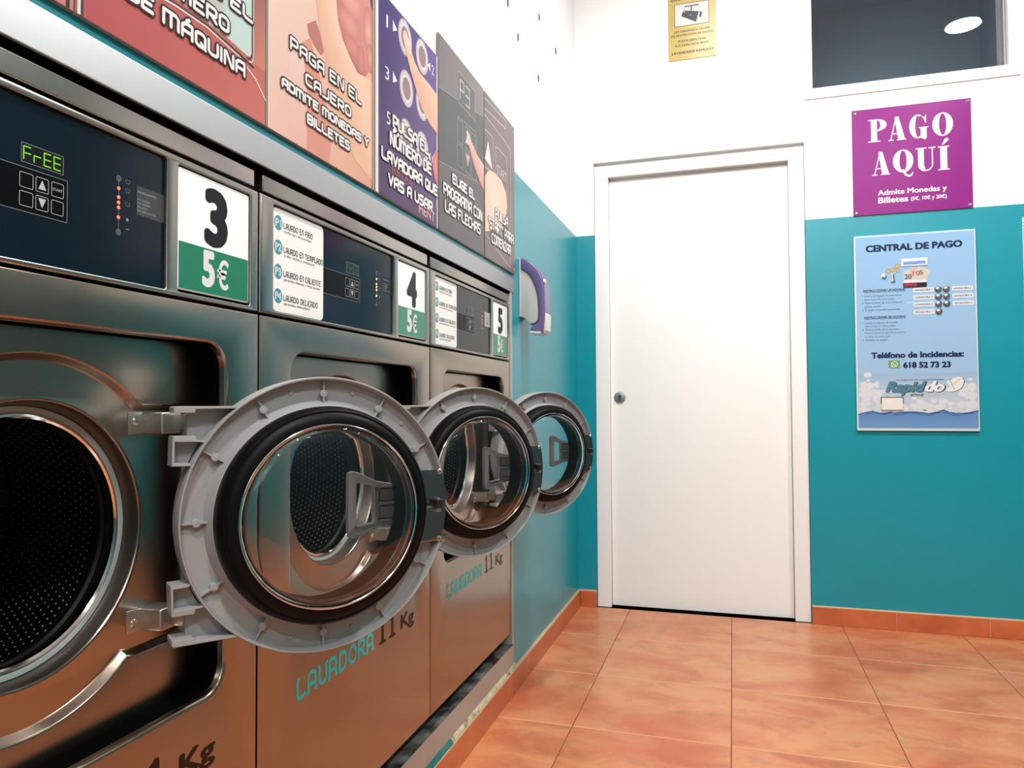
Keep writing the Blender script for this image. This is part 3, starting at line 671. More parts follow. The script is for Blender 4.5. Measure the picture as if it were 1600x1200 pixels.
for cu_, cv_, ru, rv, c1, c2 in ((-2.190, 1.765, .046, .030, pr(238, 176, 162), pr(220, 148, 138)), (-2.196, 1.715, .040, .024, pr(234, 168, 156), pr(214, 142, 132)), (-2.186, 1.676, .030, .020, pr(226, 152, 144), pr(206, 132, 124)),
                         (-2.120, 1.74, .022, .050, pr(240, 182, 164), pr(210, 136, 126)), (-2.112, 1.685, .016, .030, pr(238, 176, 158), pr(206, 130, 122)), (-2.150, 1.665, .017, .030, pr(220, 146, 140), pr(204, 130, 124))):
    A.fan(cu_, cv_, circ(cu_, cv_, ru, 26, rv), c1, c2, 4)
A.poly([(-2.16, 1.859), (-2.112, 1.81), (-2.0968, 1.77), (-2.0968, 1.859)], pr(52, 52, 104), 5)
A.rect(-2.1030, -2.1005, ZB+.001, 1.859, pr(60, 44, 44), 6); A.rect(-2.1005, -2.0955, ZB+.001, 1.859, pr(222, 196, 176), 6)
A.build('printed_picture', r)
lettering(r, [('PAGA EN EL', -2.396, -2.152, 1.5725, 1.5910), ('CAJERO', -2.350, -2.194, 1.5310, 1.5480), ('ADMITE MONEDAS Y', -2.420, -2.122, 1.4970, 1.5100), ('BILLETES', -2.344, -2.199, 1.4635, 1.4780)], .0049, .0056)
# sign: press the number
r, A = sign(-2.0880, -1.7500, 1.8580, 'purple sign of round number buttons with the words PULSA EL NÚMERO')
A.rect(-2.0878, -1.7502, ZB+.001, 1.857, pr(240, 236, 236))
A.grid(-2.0740, -1.7560, ZB+.001, 1.857, [pr(78, 54, 98), pr(96, 68, 116), pr(108, 88, 160), pr(62, 48, 120)], 1)
for no_, u, v in ((1, -1.942, 1.812), (2, -1.846, 1.812), (3, -1.935, 1.696), (4, -1.846, 1.698), (5, -1.937, 1.582), (6, -1.846, 1.585)):
    A.ell(u, v, .037, .042, pr(196, 184, 190), 2, 32); A.fan(u, v, circ(u, v, .0335, 30, .038), pr(170, 150, 156), pr(226, 218, 222), 3)
    A.ell(u, v, .027, .031, pr(246, 240, 242), 4, 30, (.0235, .027)); A.ell(u, v, .0215, .025, pr(158, 134, 140), 4, 30)
    if no_ % 2: A.text(str(no_), -2.038 if no_ == 1 else -2.044, -2.030 if no_ == 1 else -2.025, v-.022, v+.006, WHT, 4, .01) if no_ != 5 else A.text('5', -2.036, -2.018, v-.004, v+.024, WHT, 4, .01); A.poly([(-2.006, v-.016), (-1.984, v-.004), (-2.006, v+.010)], WHT, 4)
    elif no_ != 4: A.poly([(-1.797, v-.016), (-1.797, v+.008), (-1.812, v-.004)], WHT, 4); A.text(str(no_), -1.788, -1.774, v-.016, v+.008, WHT, 4, .01)
ar = [(-1.955, 1.808), (-1.953, 1.822), (-1.942, 1.830), (-1.930, 1.824), (-1.918, 1.806), (-1.892, 1.780), (-1.862, 1.766), (-1.80, 1.762), (-1.7505, 1.754), (-1.7505, 1.655), (-1.800, 1.662), (-1.846, 1.682), (-1.880, 1.712), (-1.915, 1.748), (-1.940, 1.782)]
A.poly(ar, [pr(250, 220, 200)]*5+[pr(246, 206, 180)]*4+[pr(232, 182, 156)]*6, 6); A.fan(-1.944, 1.816, circ(-1.944, 1.815, .008, 14, .010), pr(250, 226, 214), pr(240, 200, 182), 7)
A.fan(-1.765, 1.575, [(-1.7505, 1.612), (-1.768, 1.606), (-1.782, 1.590), (-1.784, 1.560), (-1.772, 1.535), (-1.7505, 1.520)], pr(232, 150, 138), pr(214, 124, 118), 6)
A.text('RETAL', -2.010, -1.905, 1.478, 1.494, pr(186, 98, 104), 6, .02); A.text('DIL', -1.905, -1.868, 1.437, 1.447, pr(186, 110, 120), 6, .0); A.text('MENT', -1.868, -1.772, 1.424, 1.447, pr(236, 190, 188), 6, .02)
A.build('printed_picture', r)
lettering(r, [('PULSA EL', -2.006, -1.814, 1.5825, 1.6060), ('NÚMERO DE', -2.020, -1.795, 1.5385, 1.5630), ('LAVADORA QUE', -2.060, -1.756, 1.4960, 1.5175), ('VAS A USAR', -2.028, -1.789, 1.4470, 1.4680)], .0068, .0045)
# sign: choose the programme
r, A = sign(-1.7410, -1.3905, 1.9260, 'dark grey sign with arrow keys and the words ELIGE EL PROGRAMA')
A.grid(-1.7408, -1.3907, ZB+.001, 1.925, [pr(124, 118, 118), pr(112, 108, 110), pr(136, 128, 130), pr(126, 118, 122)])
A.poly([(-1.7408, 1.590), (-1.3907, 1.628), (-1.3907, 1.838), (-1.7408, 1.782)], pr(84, 92, 94), 1)
A.poly([(-1.7408, ZB+.001), (-1.3907, ZB+.001), (-1.3907, 1.628), (-1.7408, 1.590)], pr(106, 102, 104), 1)
LN = pr(178, 174, 174)
for a, b in (((-1.7408, 1.782), (-1.3907, 1.838)), ((-1.7408, 1.590), (-1.3907, 1.628))): A.line((a, b), .0016, LN, 2)
A.rect(-1.602, -1.467, 1.798, 1.885, pr(96, 98, 100), 2); A.line(rrect(-1.602, -1.467, 1.798, 1.885), .0022, LN, 3, True)
seg7(A, 'P3', -1.595, -1.505, 1.815, 1.868, .0050, pr(206, 204, 200), 4)
A.line([(-1.607, 1.758), (-1.460, 1.766), (-1.460, 1.610)], .0016, LN, 2)
for a in (-1.611, -1.551, -1.500):
    for z0, z1 in ((1.690, 1.752), (1.622, 1.682)): A.line(rrect(a, a+.044, z0, z1, .004, 3), .0016, LN, 2, True)
A.poly([(-1.546, 1.706), (-1.512, 1.706), (-1.529, 1.742)], pr(226, 222, 222), 3); A.poly([(-1.546, 1.676), (-1.529, 1.640), (-1.512, 1.676)], pr(226, 186, 196), 3); A.text('START', -1.498, -1.460, 1.712, 1.722, LN, 3, .0)
fg = [(-1.540, 1.738), (-1.534, 1.746), (-1.520, 1.742), (-1.500, 1.724), (-1.450, 1.702), (-1.3907, 1.690), (-1.3907, 1.612), (-1.430, 1.630), (-1.480, 1.664), (-1.520, 1.704)]
A.poly(fg, [pr(248, 216, 204)]*4+[pr(244, 200, 186)]*2+[pr(222, 160, 150)]*4, 5)
A.build('printed_picture', r)
lettering(r, [('ELIGE EL', -1.648, -1.476, 1.5620, 1.5840), ('PROGRAMA CON', -1.712, -1.412, 1.5160, 1.5420), ('LAS FLECHAS', -1.702, -1.428, 1.4725, 1.4980)], .0068, .0045)
# sign: press start
r, A = sign(-1.3800, -1.0640, 1.9240, 'brown grey sign with a thumb on START, last of the row')
A.grid(-1.3798, -1.0642, ZB+.001, 1.923, [pr(132, 116, 118), pr(136, 118, 120), pr(132, 118, 122), pr(116, 104, 108)])
A.line([(-1.379, 1.902), (-1.163, 1.912), (-1.164, 1.884)], .0022, pr(226, 216, 214), 1); A.line([(-1.164, 1.884), (-1.3790, 1.870)], .0022, pr(226, 216, 214), 1)
A.line([(-1.379, 1.850), (-1.180, 1.840), (-1.110, 1.831), (-1.112, 1.640), (-1.116, 1.426)], .0022, pr(226, 216, 214), 1); A.line([(-1.379, 1.486), (-1.124, 1.427)], .0022, pr(226, 216, 214), 1)
A.line([(-1.379, 1.806), (-1.310, 1.808), (-1.297, 1.800), (-1.297, 1.690), (-1.379, 1.690)], .0024, pr(226, 216, 214), 1)
A.poly([(-1.381+.002, 1.715), (-1.307, 1.702), (-1.347, 1.780)], pr(240, 232, 226), 2)
A.line(rrect(-1.272, -1.154, 1.600, 1.790, .008, 4), .0024, pr(226, 216, 214), 1, True); A.text('START', -1.262, -1.160, 1.703, 1.735, pr(232, 224, 222), 2, .0)
A.fan(-1.29, 1.62, [(-1.3798, 1.660), (-1.34, 1.692), (-1.28, 1.700), (-1.215, 1.696), (-1.165, 1.670), (-1.152, 1.630), (-1.170, 1.585), (-1.215, 1.545), (-1.28, 1.520), (-1.3798, 1.490)], pr(252, 226, 204), pr(250, 214, 190), 3)
for q in ((-1.071, 1.905), (-1.071, 1.43)): A.ell(*q, .004, .004, pr(235, 235, 235), 3, 12)
A.build('printed_picture', r)
lettering(r, [('PULSA', -1.281, -1.151, 1.5590, 1.5850), ('"START" PARA', -1.350, -1.088, 1.5130, 1.5420), ('COMENZAR', -1.320, -1.118, 1.4720, 1.4985)], .0066, .0045)

# ------------------------------------------------------------------ soap dispenser on the left wall
ds = thing('soap_dispenser', 'purple and white soap dispenser on the teal wall beside washer 5', 'soap dispenser', (0, -.945, 1.35))
class XZ(MB):
    pass
def MY(u, v, h): return (u, h, v-1.35)      # profile in x,z extruded along y
HWD = .044
DW = mat('dispenser_white', lin(214, 216, 214, .72), .35); DP = mat('dispenser_purple', lin(112, 100, 152, .80), .28)
out = [(.0, 1.482), (.012, 1.483), (.030, 1.476), (.050, 1.462), (.068, 1.444), (.080, 1.424), (.088, 1.400), (.091, 1.370), (.092, 1.330), (.093, 1.292), (.088, 1.245), (.086, 1.222), (.078, 1.214), (.045, 1.216), (.040, 1.228), (.046, 1.240), (.062, 1.250), (.070, 1.262), (.071, 1.300), (.068, 1.345), (.060, 1.378), (.046, 1.410), (.030, 1.430), (.014, 1.441), (.0, 1.444)]
m = XZ(MY); m.panel(out, [], HWD, -HWD, .006); 
# mirror the rounded edge on both flanks
m.panel(out, [], -HWD-.002, -HWD+.01, .006); m.build('front_cover', DP, ds)
body = [(.001, 1.476), (.008, 1.446), (.014, 1.439), (.030, 1.428), (.045, 1.408), (.058, 1.377), (.066, 1.345), (.069, 1.300), (.068, 1.264), (.058, 1.252), (.036, 1.248), (.026, 1.262), (.013, 1.273), (.001, 1.277)]
m = XZ(MY); m.panel(body, [], -HWD+.001, HWD-.001, .003); m.build('tank', DW, ds)
m = XZ(MY); m.panel([(.0005, 1.276), (.006, 1.276), (.006, 1.480), (.0005, 1.484)], [], -HWD-.004, HWD+.003, .001); m.build('back_plate', DW, ds)
m = XZ(MY); m.panel([(.084, 1.216), (.095, 1.226), (.0975, 1.280), (.092, 1.288), (.080, 1.278), (.084, 1.246), (.078, 1.222)], [], -HWD*.72, HWD*.72, .003)
m.panel([(.038, 1.216), (.078, 1.213), (.080, 1.220), (.040, 1.224)], [], -HWD-.003, HWD-.002, .001); m.build('push_lever', mat('lever_white', lin(240, 238, 240, .75), .3), ds)
bd = MB(ML).lathe([(.0004, .0945), (.007, .0940), (.0095, .0915), (.0095, .086)], -.030, 1.398-1.35, 20).build('badge', mat('lever_white', None), ds)

# ------------------------------------------------------------------ red wall plugs left in the white wall
PLUG = mat('old_wall_plug', lin(120, 70, 76, .7), .7)
for (y, z), lb in (((-1.112, 2.342), 'small wall plug high in the white wall, leftmost of the five'), ((-.989, 2.282), 'small reddish wall plug in the white wall, second from left'),
              ((-.703, 2.258), 'small wall plug, lowest of the five in the white left wall'), ((-.687, 2.511), 'small wall plug, topmost of the five in the white left wall'), ((-.402, 2.508), 'small wall plug in the white wall nearest the room corner')):
    o = MB(ML).lathe([(.0004, .0012), (.0045, .0012), (.0060, .0030), (.0075, .0026), (.0078, .0003)], 0, 0, 16).build('wall_plug', PLUG); o.location = (0, y, z); o.scale = (1, 1, 1.9); tag(o, lb, 'wall plug', 'old plugs in the white left wall')

# ------------------------------------------------------------------ signs on the back wall
# yellow camera notice
r = thing('camera_warning_sign', 'yellow CCTV notice high on the white wall above the door', 'sign')
MB(MBK).box(.4525, .6695, 2.5775, 2.915, .0006, .0035, .0004).build('notice_board', mat('notice_yellow', lin(228, 200, 112, .58), .4), r)
A = Art(MBK, .0037); BR = pr(66, 56, 30)
A.text('ZONA VIDEOVIGILADA', .466, .656, 2.862, 2.877, BR, 1, .02)
A.rect(.482, .640, 2.7365, 2.8445, pr(74, 66, 62), 1); A.rect(.4845, .6375, 2.739, 2.842, pr(232, 228, 226), 2)
CK = pr(62, 72, 80)
A.poly([(.523, 2.812), (.594, 2.797), (.580, 2.748), (.513, 2.786)], CK, 3); A.line([(.530, 2.829), (.592, 2.829)], .005, CK, 3); A.line([(.559, 2.829), (.559, 2.806)], .005, CK, 3)
A.poly([(.599, 2.798), (.609, 2.790), (.603, 2.766), (.594, 2.772)], CK, 3); A.ell(.527, 2.805, .003, .003, WHT, 4, 10); A.ell(.556, 2.786, .003, .003, pr(180, 186, 190), 4, 10)
A.build('camera_pictogram', r); A = Art(MBK, .0037)
for t_, a, b, z in (('LEY ORGANICA 15/1999', .481, .642, 2.7085), ('DE PROTECCIÓN DE DATOS', .467, .657, 2.6895), ('PUEDE EJERCITAR', .498, .625, 2.6620), ('SUS DERECHOS ANTE:', .484, .638, 2.6420)): A.text(t_, a, b, z, z+.0095, BR, 1, .02); A.build('lettering_line', r); A = Art(MBK, .0037)
A.text('LAVANDERÍA RAPIDDO', .469, .656, 2.6065, 2.6175, BR, 1, .03)
A.build('lettering', r)

# PAGO AQUÍ sign with a fat-face serif letter
r = thing('payment_sign', 'purple PAGO AQUÍ sign under the dark window', 'sign')
MB(MBK).box(1.2365, 1.6945, 1.7800, 2.2445, .0006, .0060, .0006).build('sign_board', mat('sign_purple', lin(160, 50, 148, .66), .35, Specular_IOR_Level=.2), r)
A = Art(MBK, .0062)
def fat(A, ch, u0, u1, v0, v1, col):
    W, H = u1-u0, v1-v0; P = lambda L: [(u0+a*W, v0+b*H) for a, b in L]
    rect = lambda a, b, c, d: A.poly(P([(a, c), (b, c), (b, d), (a, d)]), col, 0)
    el = lambda cx, cy, rx, ry, ix, iy, a0=None, a1=None: A.poly([P(circ(cx, cy, rx, 30, ry)), P(circ(cx, cy, ix, 30, iy))] if a0 is None else P(circ(cx, cy, rx, 24, ry, a0, a1)+circ(cx, cy, ix, 24, iy, a1, a0)), col, 0)
    if ch == 'P':
        rect(.16, .48, 0, 1); rect(0, .64, 0, .045); rect(0, .5, .955, 1); el(.46, .735, .54, .265, .20, .225, -90, 90)
    if ch == 'A':
        A.poly(P([(.38, 1), (.62, 1), (.98, .02), (.58, .02)]), col, 0); A.poly(P([(.42, .92), (.47, .90), (.17, .02), (.11, .02)]), col, 0); rect(.22, .70, .27, .31); rect(0, .30, 0, .04); rect(.50, 1.04, 0, .04)
        A.poly(P([(.36, .98), (.44, 1.02), (.60, 1.02), (.62, .98)]), col, 0)
    if ch in 'OQ': el(.5, .5, .5, .515, .175, .47)
    if ch == 'Q':
        A.poly(P([(.42, .0), (.40, .10), (.50, .13), (.60, .06), (.66, -.10), (.80, -.16), (.92, -.08), (.96, .0), (.99, -.08), (.92, -.20), (.76, -.24), (.58, -.16), (.50, -.02)]), col, 0)
    if ch == 'G':
        el(.46, .5, .46, .515, .14, .47, 62, 298); A.poly(P([(.62, .96), (.80, .86), (.86, .98), (.90, .98), (.90, .62), (.86, .62), (.78, .80), (.66, .93)]), col, 0); rect(.60, .92, .0, .44); rect(.50, 1.02, .42, .465)
        A.poly(P([(.46, -.015), (.62, .02), (.62, .10), (.50, .03)]), col, 0); A.poly(P([(.62, .0), (.92, .0), (.84, -.10)]), col, 0)
    if ch == 'U':
        rect(.12, .42, .26, 1); rect(0, .56, .955, 1); rect(.66, 1.02, .955, 1); rect(.82, .88, .26, 1); el(.50, .27, .38, .285, .08, .235, 180, 270); el(.50, .27, .38, .285, .32, .235, 270, 360); A.poly(P([(.42, .27), (.50, .035), (.50, -.015), (.3, .06)]), col, 0)
    if ch == 'I':
        rect(.20, .80, 0, 1); rect(0, 1, 0, .045); rect(0, 1, .955, 1); A.poly(P([(.35, 1.06), (.50, 1.06), (.98, 1.26), (.80, 1.34), (.62, 1.30)]), col, 0)
for ch, a, b, z0, z1 in (('P', 1.300, 1.374, 2.097, 2.196), ('A', 1.379, 1.446, 2.095, 2.196), ('G', 1.461, 1.533, 2.096, 2.196), ('O', 1.549, 1.627, 2.096, 2.194),
                         ('A', 1.313, 1.381, 1.950, 2.050), ('Q', 1.395, 1.474, 1.955, 2.051), ('U', 1.483, 1.558, 1.952, 2.052), ('I', 1.568, 1.611, 1.949, 2.051)): fat(A, ch, a, b, z0, z1, WHT)
A.build('heading', r); A = Art(MBK, .0062)
A.text('Admite Monedas y', 1.335, 1.598, 1.8625, 1.8840, WHT, 0, .025); A.text('Billetes', 1.336, 1.450, 1.8280, 1.8520, WHT, 0, .03); A.text('(5€, 10€ y 20€)', 1.462, 1.597, 1.8300, 1.8450, WHT, 0, .025)
A.build('small_print', r)
for u, v in ((1.249, 2.232), (1.682, 2.232), (1.249, 1.793), (1.682, 1.795)): screw_mb(u, v, .0062, .0060).build('fixing_screw', CHROME, r)

# payment panel
r = thing('payment_panel', 'pale blue CENTRAL DE PAGO panel with metal buttons on the teal wall', 'payment panel')
x0, x1, z0, z1 = 1.2340, 1.6985, .8450, 1.6885
MB(MBK).box(x0, x1, z0, z1, .0006, .0120, .0012).build('panel_body', mat('panel_white_edge', lin(226, 236, 240, .75), .45), r)
A = Art(MBK, .0122); e = .006
sky = [pr(172, 208, 240), pr(172, 208, 240), pr(162, 206, 246), pr(158, 204, 248)]
A.grid(x0+e, x1-e*.8, 1.09, z1-e, sky); A.grid(x0+e, x1-e*.8, .90, 1.09, [pr(226, 228, 232), pr(226, 228, 232), pr(168, 202, 230), pr(168, 202, 230)])
rnd = random.Random(4)
for cu_, cv_, n_, sp in ((1.30, 1.00, 34, (.06, .065)), (1.66, 1.00, 26, (.05, .055)), (1.45, .955, 46, (.2, .028)), (1.26, 1.02, 14, (.02, .03))):
    for i in range(n_):
        u = min(max(rnd.gauss(cu_, sp[0]*.55), x0+.026), x1-.026); v = min(max(rnd.gauss(cv_, sp[1]*.55), .925), 1.085); q = rnd.uniform(.008, .019)
        A.fan(u, v, circ(u, v, q, 16, q*.72), pr(240, 242, 246), pr(229, 232, 237), 1)
wv = [(x0+e, .915), (1.27, .924), (1.295, .929), (1.325, .920), (1.345, .9195), (1.365, .926), (1.385, .922), (1.405, .923), (1.44, .926), (1.47, .924), (1.51, .919), (1.545, .924), (1.566, .933), (1.59, .923), (1.62, .917), (1.65, .920), (1.675, .926), (x1-e*.8, .930)]
A.poly([(x0+e, .856), (x1-e*.8, .856)]+wv[::-1], [pr(122, 168, 220)]*2+[pr(104, 150, 206)]*len(wv), 2)
A.line(wv, .0034, pr(44, 62, 110), 3); A.line([(u, v-.006-.003*math.sin(u*60)) for u, v in wv[1:-1]], .0024, pr(60, 86, 140), 3); A.line([(u, v+.003+.002*math.sin(u*90)) for u, v in wv[2:-2]], .0016, pr(190, 214, 230), 3)
for u, v, q in ((1.31, .922, .022), (1.375, .920, .016), (1.57, .924, .020), (1.625, .916, .022)): A.poly([(u-q, v), (u-q*.3, v+.007), (u+q*.2, v+.004), (u+q, v-.002), (u, v-.006)], pr(90, 136, 186), 4)
NV = pr(28, 44, 84)
A.text('CENTRAL DE PAGO', 1.2825, 1.6470, 1.6180, 1.6440, NV, 5, .05)
A.text('Teléfono de Incidencias:', 1.2960, 1.6445, 1.1570, 1.1800, NV, 5, .045); A.text('618 52 73 23', 1.4190, 1.5950, 1.1135, 1.1360, NV, 5, .05)
A.rect(1.3610, 1.4050, 1.1120, 1.1460, pr(128, 178, 110), 5); A.ell(1.3835, 1.1295, .0125, .0125, WHT, 6, 26, (.0100, .0100)); A.poly([(1.372, 1.1155), (1.3745, 1.1255), (1.380, 1.1185)], WHT, 6); A.line([(1.3785, 1.1340), (1.3800, 1.1280), (1.3885, 1.1245)], .0032, WHT, 6)
A.text('INSTRUCCIONES LAVADORAS', 1.269, 1.4305, 1.4440, 1.4530, NV, 5, .02); A.line([(1.269, 1.4415), (1.4305, 1.4415)], .001, NV, 5)
A.text('INSTRUCCIONES SECADORAS', 1.270, 1.4305, 1.3280, 1.3370, NV, 5, .02); A.line([(1.270, 1.3255), (1.4305, 1.3255)], .001, NV, 5)
T1, T2 = pr(52, 72, 110), pr(96, 118, 150)
for t_, a, b, z, c_ in (('1  Inserta el importe de la lavadora', 1.262, 1.416, 1.4225, T1), ('Admite monedas 1€ monedas y billetes', 1.271, 1.390, 1.4075, T2), ('2  Pulsa el botón de la lavadora que', 1.262, 1.420, 1.3925, T1), ('quieres activar', 1.271, 1.336, 1.3770, T1), ('3  El botón se quedará encendido', 1.262, 1.410, 1.3620, T1),
                   ('1  Inserta el importe de secado', 1.262, 1.398, 1.3060, T1), ('Admite monedas 1€ monedas y billetes', 1.271, 1.392, 1.2920, T2), ('2  Pulsa el botón de la secadora', 1.262, 1.404, 1.2770, T1), ('Repite la operación cada vez que quieras', 1.271, 1.428, 1.2630, T2), ('un tiempo de secado extra', 1.271, 1.370, 1.2480, T2), ('3  El botón se apagará', 1.262, 1.362, 1.2320, T1)): A.text(t_, a, b, z, z+.0065, c_, 5, .0)
for t_, a, b, z, c_ in (('LAVADORA 1', 1.461, 1.539, 1.4425, NV), ('LAVADORA 3', 1.462, 1.540, 1.4115, NV), ('LAVADORA 5', 1.462, 1.541, 1.3810, NV), ('SECADORA 7', 1.462, 1.541, 1.3490, pr(66, 110, 70)),
                   ('LAVADORA 2', 1.607, 1.684, 1.4425, NV), ('LAVADORA 4', 1.608, 1.685, 1.4115, NV), ('SECADORA 6', 1.609, 1.686, 1.3805, pr(66, 110, 70))):
    A.rect(a, b, z-.0095, z+.0095, pr(244, 246, 246), 5, .002); A.text(t_, a+.006, b-.006, z-.0042, z+.0042, c_, 6, .02)
A.line([(1.436, 1.3905), (1.461, 1.3905)], .003, pr(240, 244, 246), 5)
# printed bank notes and coins
for i, (u, v, an, c_) in enumerate(((1.452, 1.497, 0, pr(222, 214, 216)), (1.476, 1.503, -9, pr(228, 196, 186)), (1.492, 1.505, -26, pr(222, 214, 200)))):
    ca, sa = math.cos(math.radians(an)), math.sin(math.radians(an)); q = [(u+a*ca-b*sa, v+a*sa+b*ca) for a, b in ((-.026, -.034), (.026, -.034), (.026, .034), (-.026, .034))]
    A.poly(q, c_, 5+i)
A.text('20', 1.430, 1.456, 1.492, 1.512, pr(90, 84, 96), 9, .02); A.text('10', 1.462, 1.488, 1.506, 1.524, pr(206, 96, 66), 9, .02); A.text('5', 1.487, 1.500, 1.508, 1.526, pr(110, 104, 110), 9, .02)
A.rect(1.425, 1.512, 1.4745, 1.4880, pr(238, 238, 238), 9)
for u, v, q in ((1.402, 1.549, .0115), (1.384, 1.535, .0095), (1.367, 1.530, .0110), (1.404, 1.530, .0085)): A.fan(u, v, circ(u, v, q, 20), pr(214, 206, 176), pr(190, 164, 112), 6)
# company mark
GB = pr(92, 142, 158)
A.text('AUTOSERVICIO DE LAVANDERÍA EXPRESS', 1.388, 1.570, 1.0585, 1.0635, NV, 5, .0)
A.text('Rapid', 1.352, 1.503, 1.0110, 1.0520, pr(50, 62, 78), 5, .06, .35); A.text('Rapid', 1.350, 1.500, 1.0125, 1.0535, GB, 6, .05, .35)
A.text('do', 1.503, 1.571, 1.0110, 1.0520, pr(60, 54, 84), 5, .07, .35); A.text('do', 1.501, 1.568, 1.0125, 1.0530, WHT, 6, .05, .35)
lf_ = [(1.577, 1.0125), (1.584, 1.0280), (1.594, 1.0550), (1.606, 1.0680), (1.622, 1.0720), (1.636, 1.0690), (1.644, 1.0560), (1.641, 1.0380), (1.630, 1.0220), (1.614, 1.0130), (1.596, 1.0090)]
A.poly([(u+.0025, v-.001) for u, v in lf_], pr(44, 48, 72), 5); A.poly(lf_, pr(248, 246, 242), 6); A.line([(1.592, 1.0580), (1.608, 1.0200)], .0016, pr(60, 44, 40), 7); A.line([(1.588, 1.0300), (1.630, 1.0620)], .0020, pr(214, 178, 120), 7)
A.text('BÖWE', 1.444, 1.492, .9910, 1.0020, pr(84, 92, 98), 6, .02); A.text('LAUNDRY', 1.498, 1.560, .9920, 1.0000, pr(206, 212, 216), 6, .0)
A.build('panel_print', r)
BT = mat('button_metal', (.40, .40, .42, 1), .35, 1.); BG = mat('button_ring', (.20, .20, .22, 1), .3, 1.)
for u, v in ((1.5555, 1.4430), (1.5855, 1.4430), (1.5560, 1.4120), (1.5860, 1.4120), (1.5560, 1.3810), (1.5865, 1.3810), (1.5565, 1.3490)):
    b_ = MB(MBK).lathe([(.0085, .0165), (.0100, .0185), (.0118, .0180), (.0128, .0160), (.0128, .0119)], u, v, 28).build('push_button', BG, r)
    MB(MBK).lathe([(.0004, .0180), (.0060, .0178), (.0084, .0168), (.0086, .0150)], u, v, 24).build('button_cap', BT, b_)
cs_ = MB(MBK).panel([(1.3765, 1.481), (1.394, 1.481), (1.390, 1.500), (1.390, 1.520), (1.3805, 1.520), (1.3805, 1.500)], [], .0165, .0119, .001).build('coin_slot', CHROME, r)
MB(MBK).box(1.3838, 1.3868, 1.484, 1.512, .0160, .0168).build('slot_opening', BLACK, cs_)
lk_ = MB(MBK).lathe([(.0004, .0190), (.0055, .0190), (.0062, .0165), (.0105, .0160), (.0115, .0119)], 1.350, 1.508, 24).build('panel_lock', CHROME, r)
na = MB(MBK).box(1.4235, 1.5130, 1.4560, 1.4750, .0119, .0160, .001).build('note_slot', mat('note_bezel', (.02, .012, .018, 1), .25), r)
MB(MBK).box(1.4260, 1.4760, 1.4600, 1.4715, .0158, .0166).build('slot_light', mat('red_slot', lin(176, 14, 60, .7), .3), na)
dm = MB(MBK).panel(rrect(1.4180, 1.5180, 1.5470, 1.5790, .003, 3), [], .0150, .0119, .001).build('display_bezel', mat('white_bezel', lin(244, 244, 246, .76), .35), r)
A = Art(MBK, .0152); A.rect(1.4250, 1.5100, 1.5530, 1.5670, pr(126, 160, 230)); A.text('INTRODUZCA', 1.428, 1.480, 1.5605, 1.5650, pr(224, 234, 250), 1); A.text('0.00€', 1.482, 1.507, 1.5545, 1.5590, pr(224, 234, 250), 1); A.build('display_screen', dm)
ct = MB(MBK).box(1.3300, 1.4130, .9340, .9880, .0119, .0180, .0015).build('coin_tray', mat('tray_white', lin(244, 240, 230, .76), .4), r)
tf = MB(MBK); tf.box(1.3285, 1.4145, .9875, .9900, .0119, .0195); tf.box(1.3280, 1.3305, .9620, .9900, .0119, .0190); tf.box(1.4125, 1.4150, .9620, .9900, .0119, .0190); lab(tf.build('tray_surround', mat('tray_hood', lin(92, 74, 62, .7), .5), r), 'thin dark hood around the tray')

# notice at the right edge of the photo
r = thing('notice_sign', 'white framed notice cut off by the right edge of the photo', 'notice')
MB(MBK).box(1.8705, 2.08, 1.335, 1.7240, .0006, .0040, .0006).build('notice_sheet', mat('notice_white', lin(240, 244, 246, .75), .45), r)
A = Art(MBK, .0042)
for z in (1.690, 1.703): A.line([(1.871, z), (2.079, z)], .0022, pr(40, 70, 84), 0)
A.grid(1.872, 2.079, 1.337, 1.686, [pr(150, 214, 226)]*4); A.build('notice_print', r)

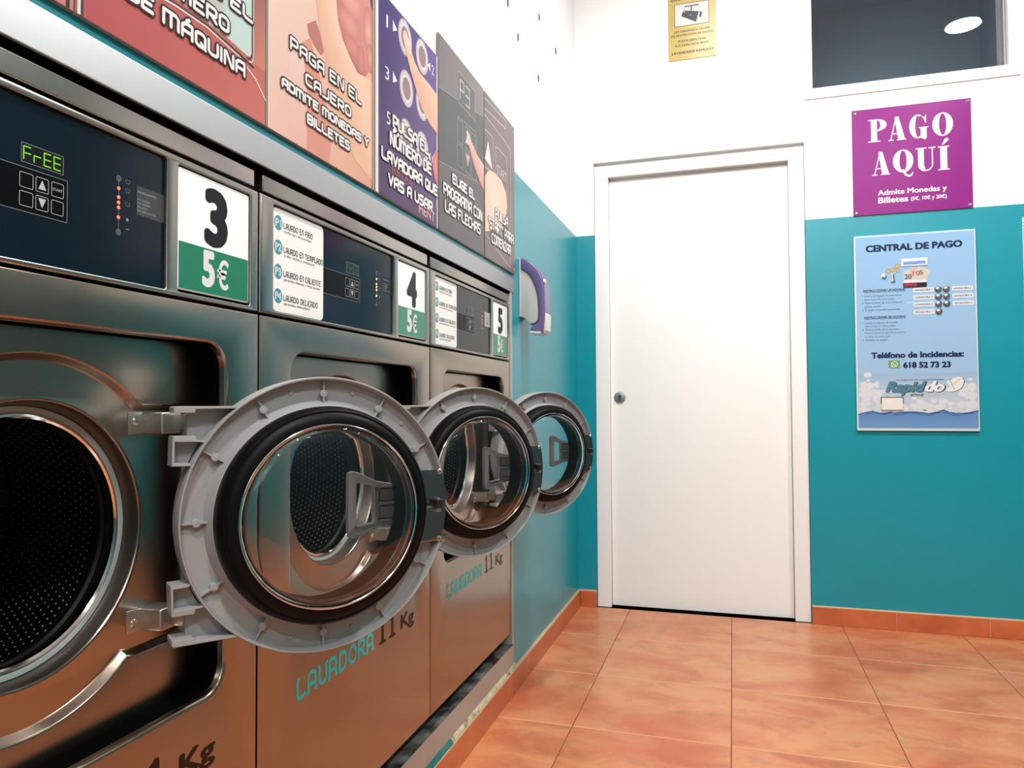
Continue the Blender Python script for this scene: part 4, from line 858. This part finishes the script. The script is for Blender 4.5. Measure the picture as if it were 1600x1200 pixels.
# ------------------------------------------------------------------ ceiling lights
LAMPS = [(.78, -1.32), (2.11, -1.50), (.85, -3.7), (2.11, -3.9), (1.5, -5.3)]
EM = emit('lamp_diffuser', (1., .965, .91, 1), 2.0)
for i, (x, y) in enumerate(LAMPS):
    r = thing('ceiling_light', ('round ceiling downlight above washer 5', 'round ceiling downlight mirrored in the dark window', 'round ceiling downlight above washer 3', 'round ceiling downlight behind the camera on the right', 'round ceiling downlight nearest the rear wall')[i], 'ceiling light', (x, y, CZ), 'recessed ceiling downlights')
    def MD(u, v, h): return (u, v, h)
    MB(MD).lathe([(.118, -.0005), (.118, -.006), (.112, -.010), (.100, -.010), (.097, -.004), (.097, -.0005)], 0, 0, 48).build('trim_ring', FRAMEW, r)
    MB(MD).lathe([(.0005, -.0035), (.096, -.0035)], 0, 0, 40).build('diffuser', EM, r)
    L = bpy.data.lights.new('downlight', 'AREA'); L.shape = 'DISK'; L.size = .19; L.energy = 47; L.color = (1., .985, .965)
    lo = bpy.data.objects.new('downlight', L); C.objects.link(lo); lo.parent = r; lo.location = (0, 0, -.012)

w = bpy.data.worlds.new('World'); bpy.context.scene.world = w; w.use_nodes = True
w.node_tree.nodes['Background'].inputs[0].default_value = (.9, .95, 1, 1); w.node_tree.nodes['Background'].inputs[1].default_value = .3

# ------------------------------------------------------------------ camera
yaw, pitch, roll, fpx = .294787374, .0293688173, -.00511657834, 1134.8239
cam = bpy.data.cameras.new('camera'); cam.sensor_width = 36; cam.sensor_fit = 'HORIZONTAL'; cam.lens = fpx*36/1600; cam.clip_start = .01
co = bpy.data.objects.new('camera', cam); C.objects.link(co)
fwd = Vector((-math.sin(yaw)*math.cos(pitch), math.cos(yaw)*math.cos(pitch), math.sin(pitch)))
rt = Vector((math.cos(yaw), math.sin(yaw), 0)); up = rt.cross(fwd)
r2 = math.cos(roll)*rt+math.sin(roll)*up; u2 = -math.sin(roll)*rt+math.cos(roll)*up
M = Matrix((r2, u2, -fwd)).transposed().to_4x4(); M.translation = Vector((.720248631, -3.45415759, .961953658)); co.matrix_world = M
sc = bpy.context.scene; sc.camera = co
sc.view_settings.view_transform = 'Standard'; sc.view_settings.look = 'None'; sc.view_settings.exposure = 0.; sc.view_settings.gamma = 1.; sc.view_settings.use_curve_mapping = False
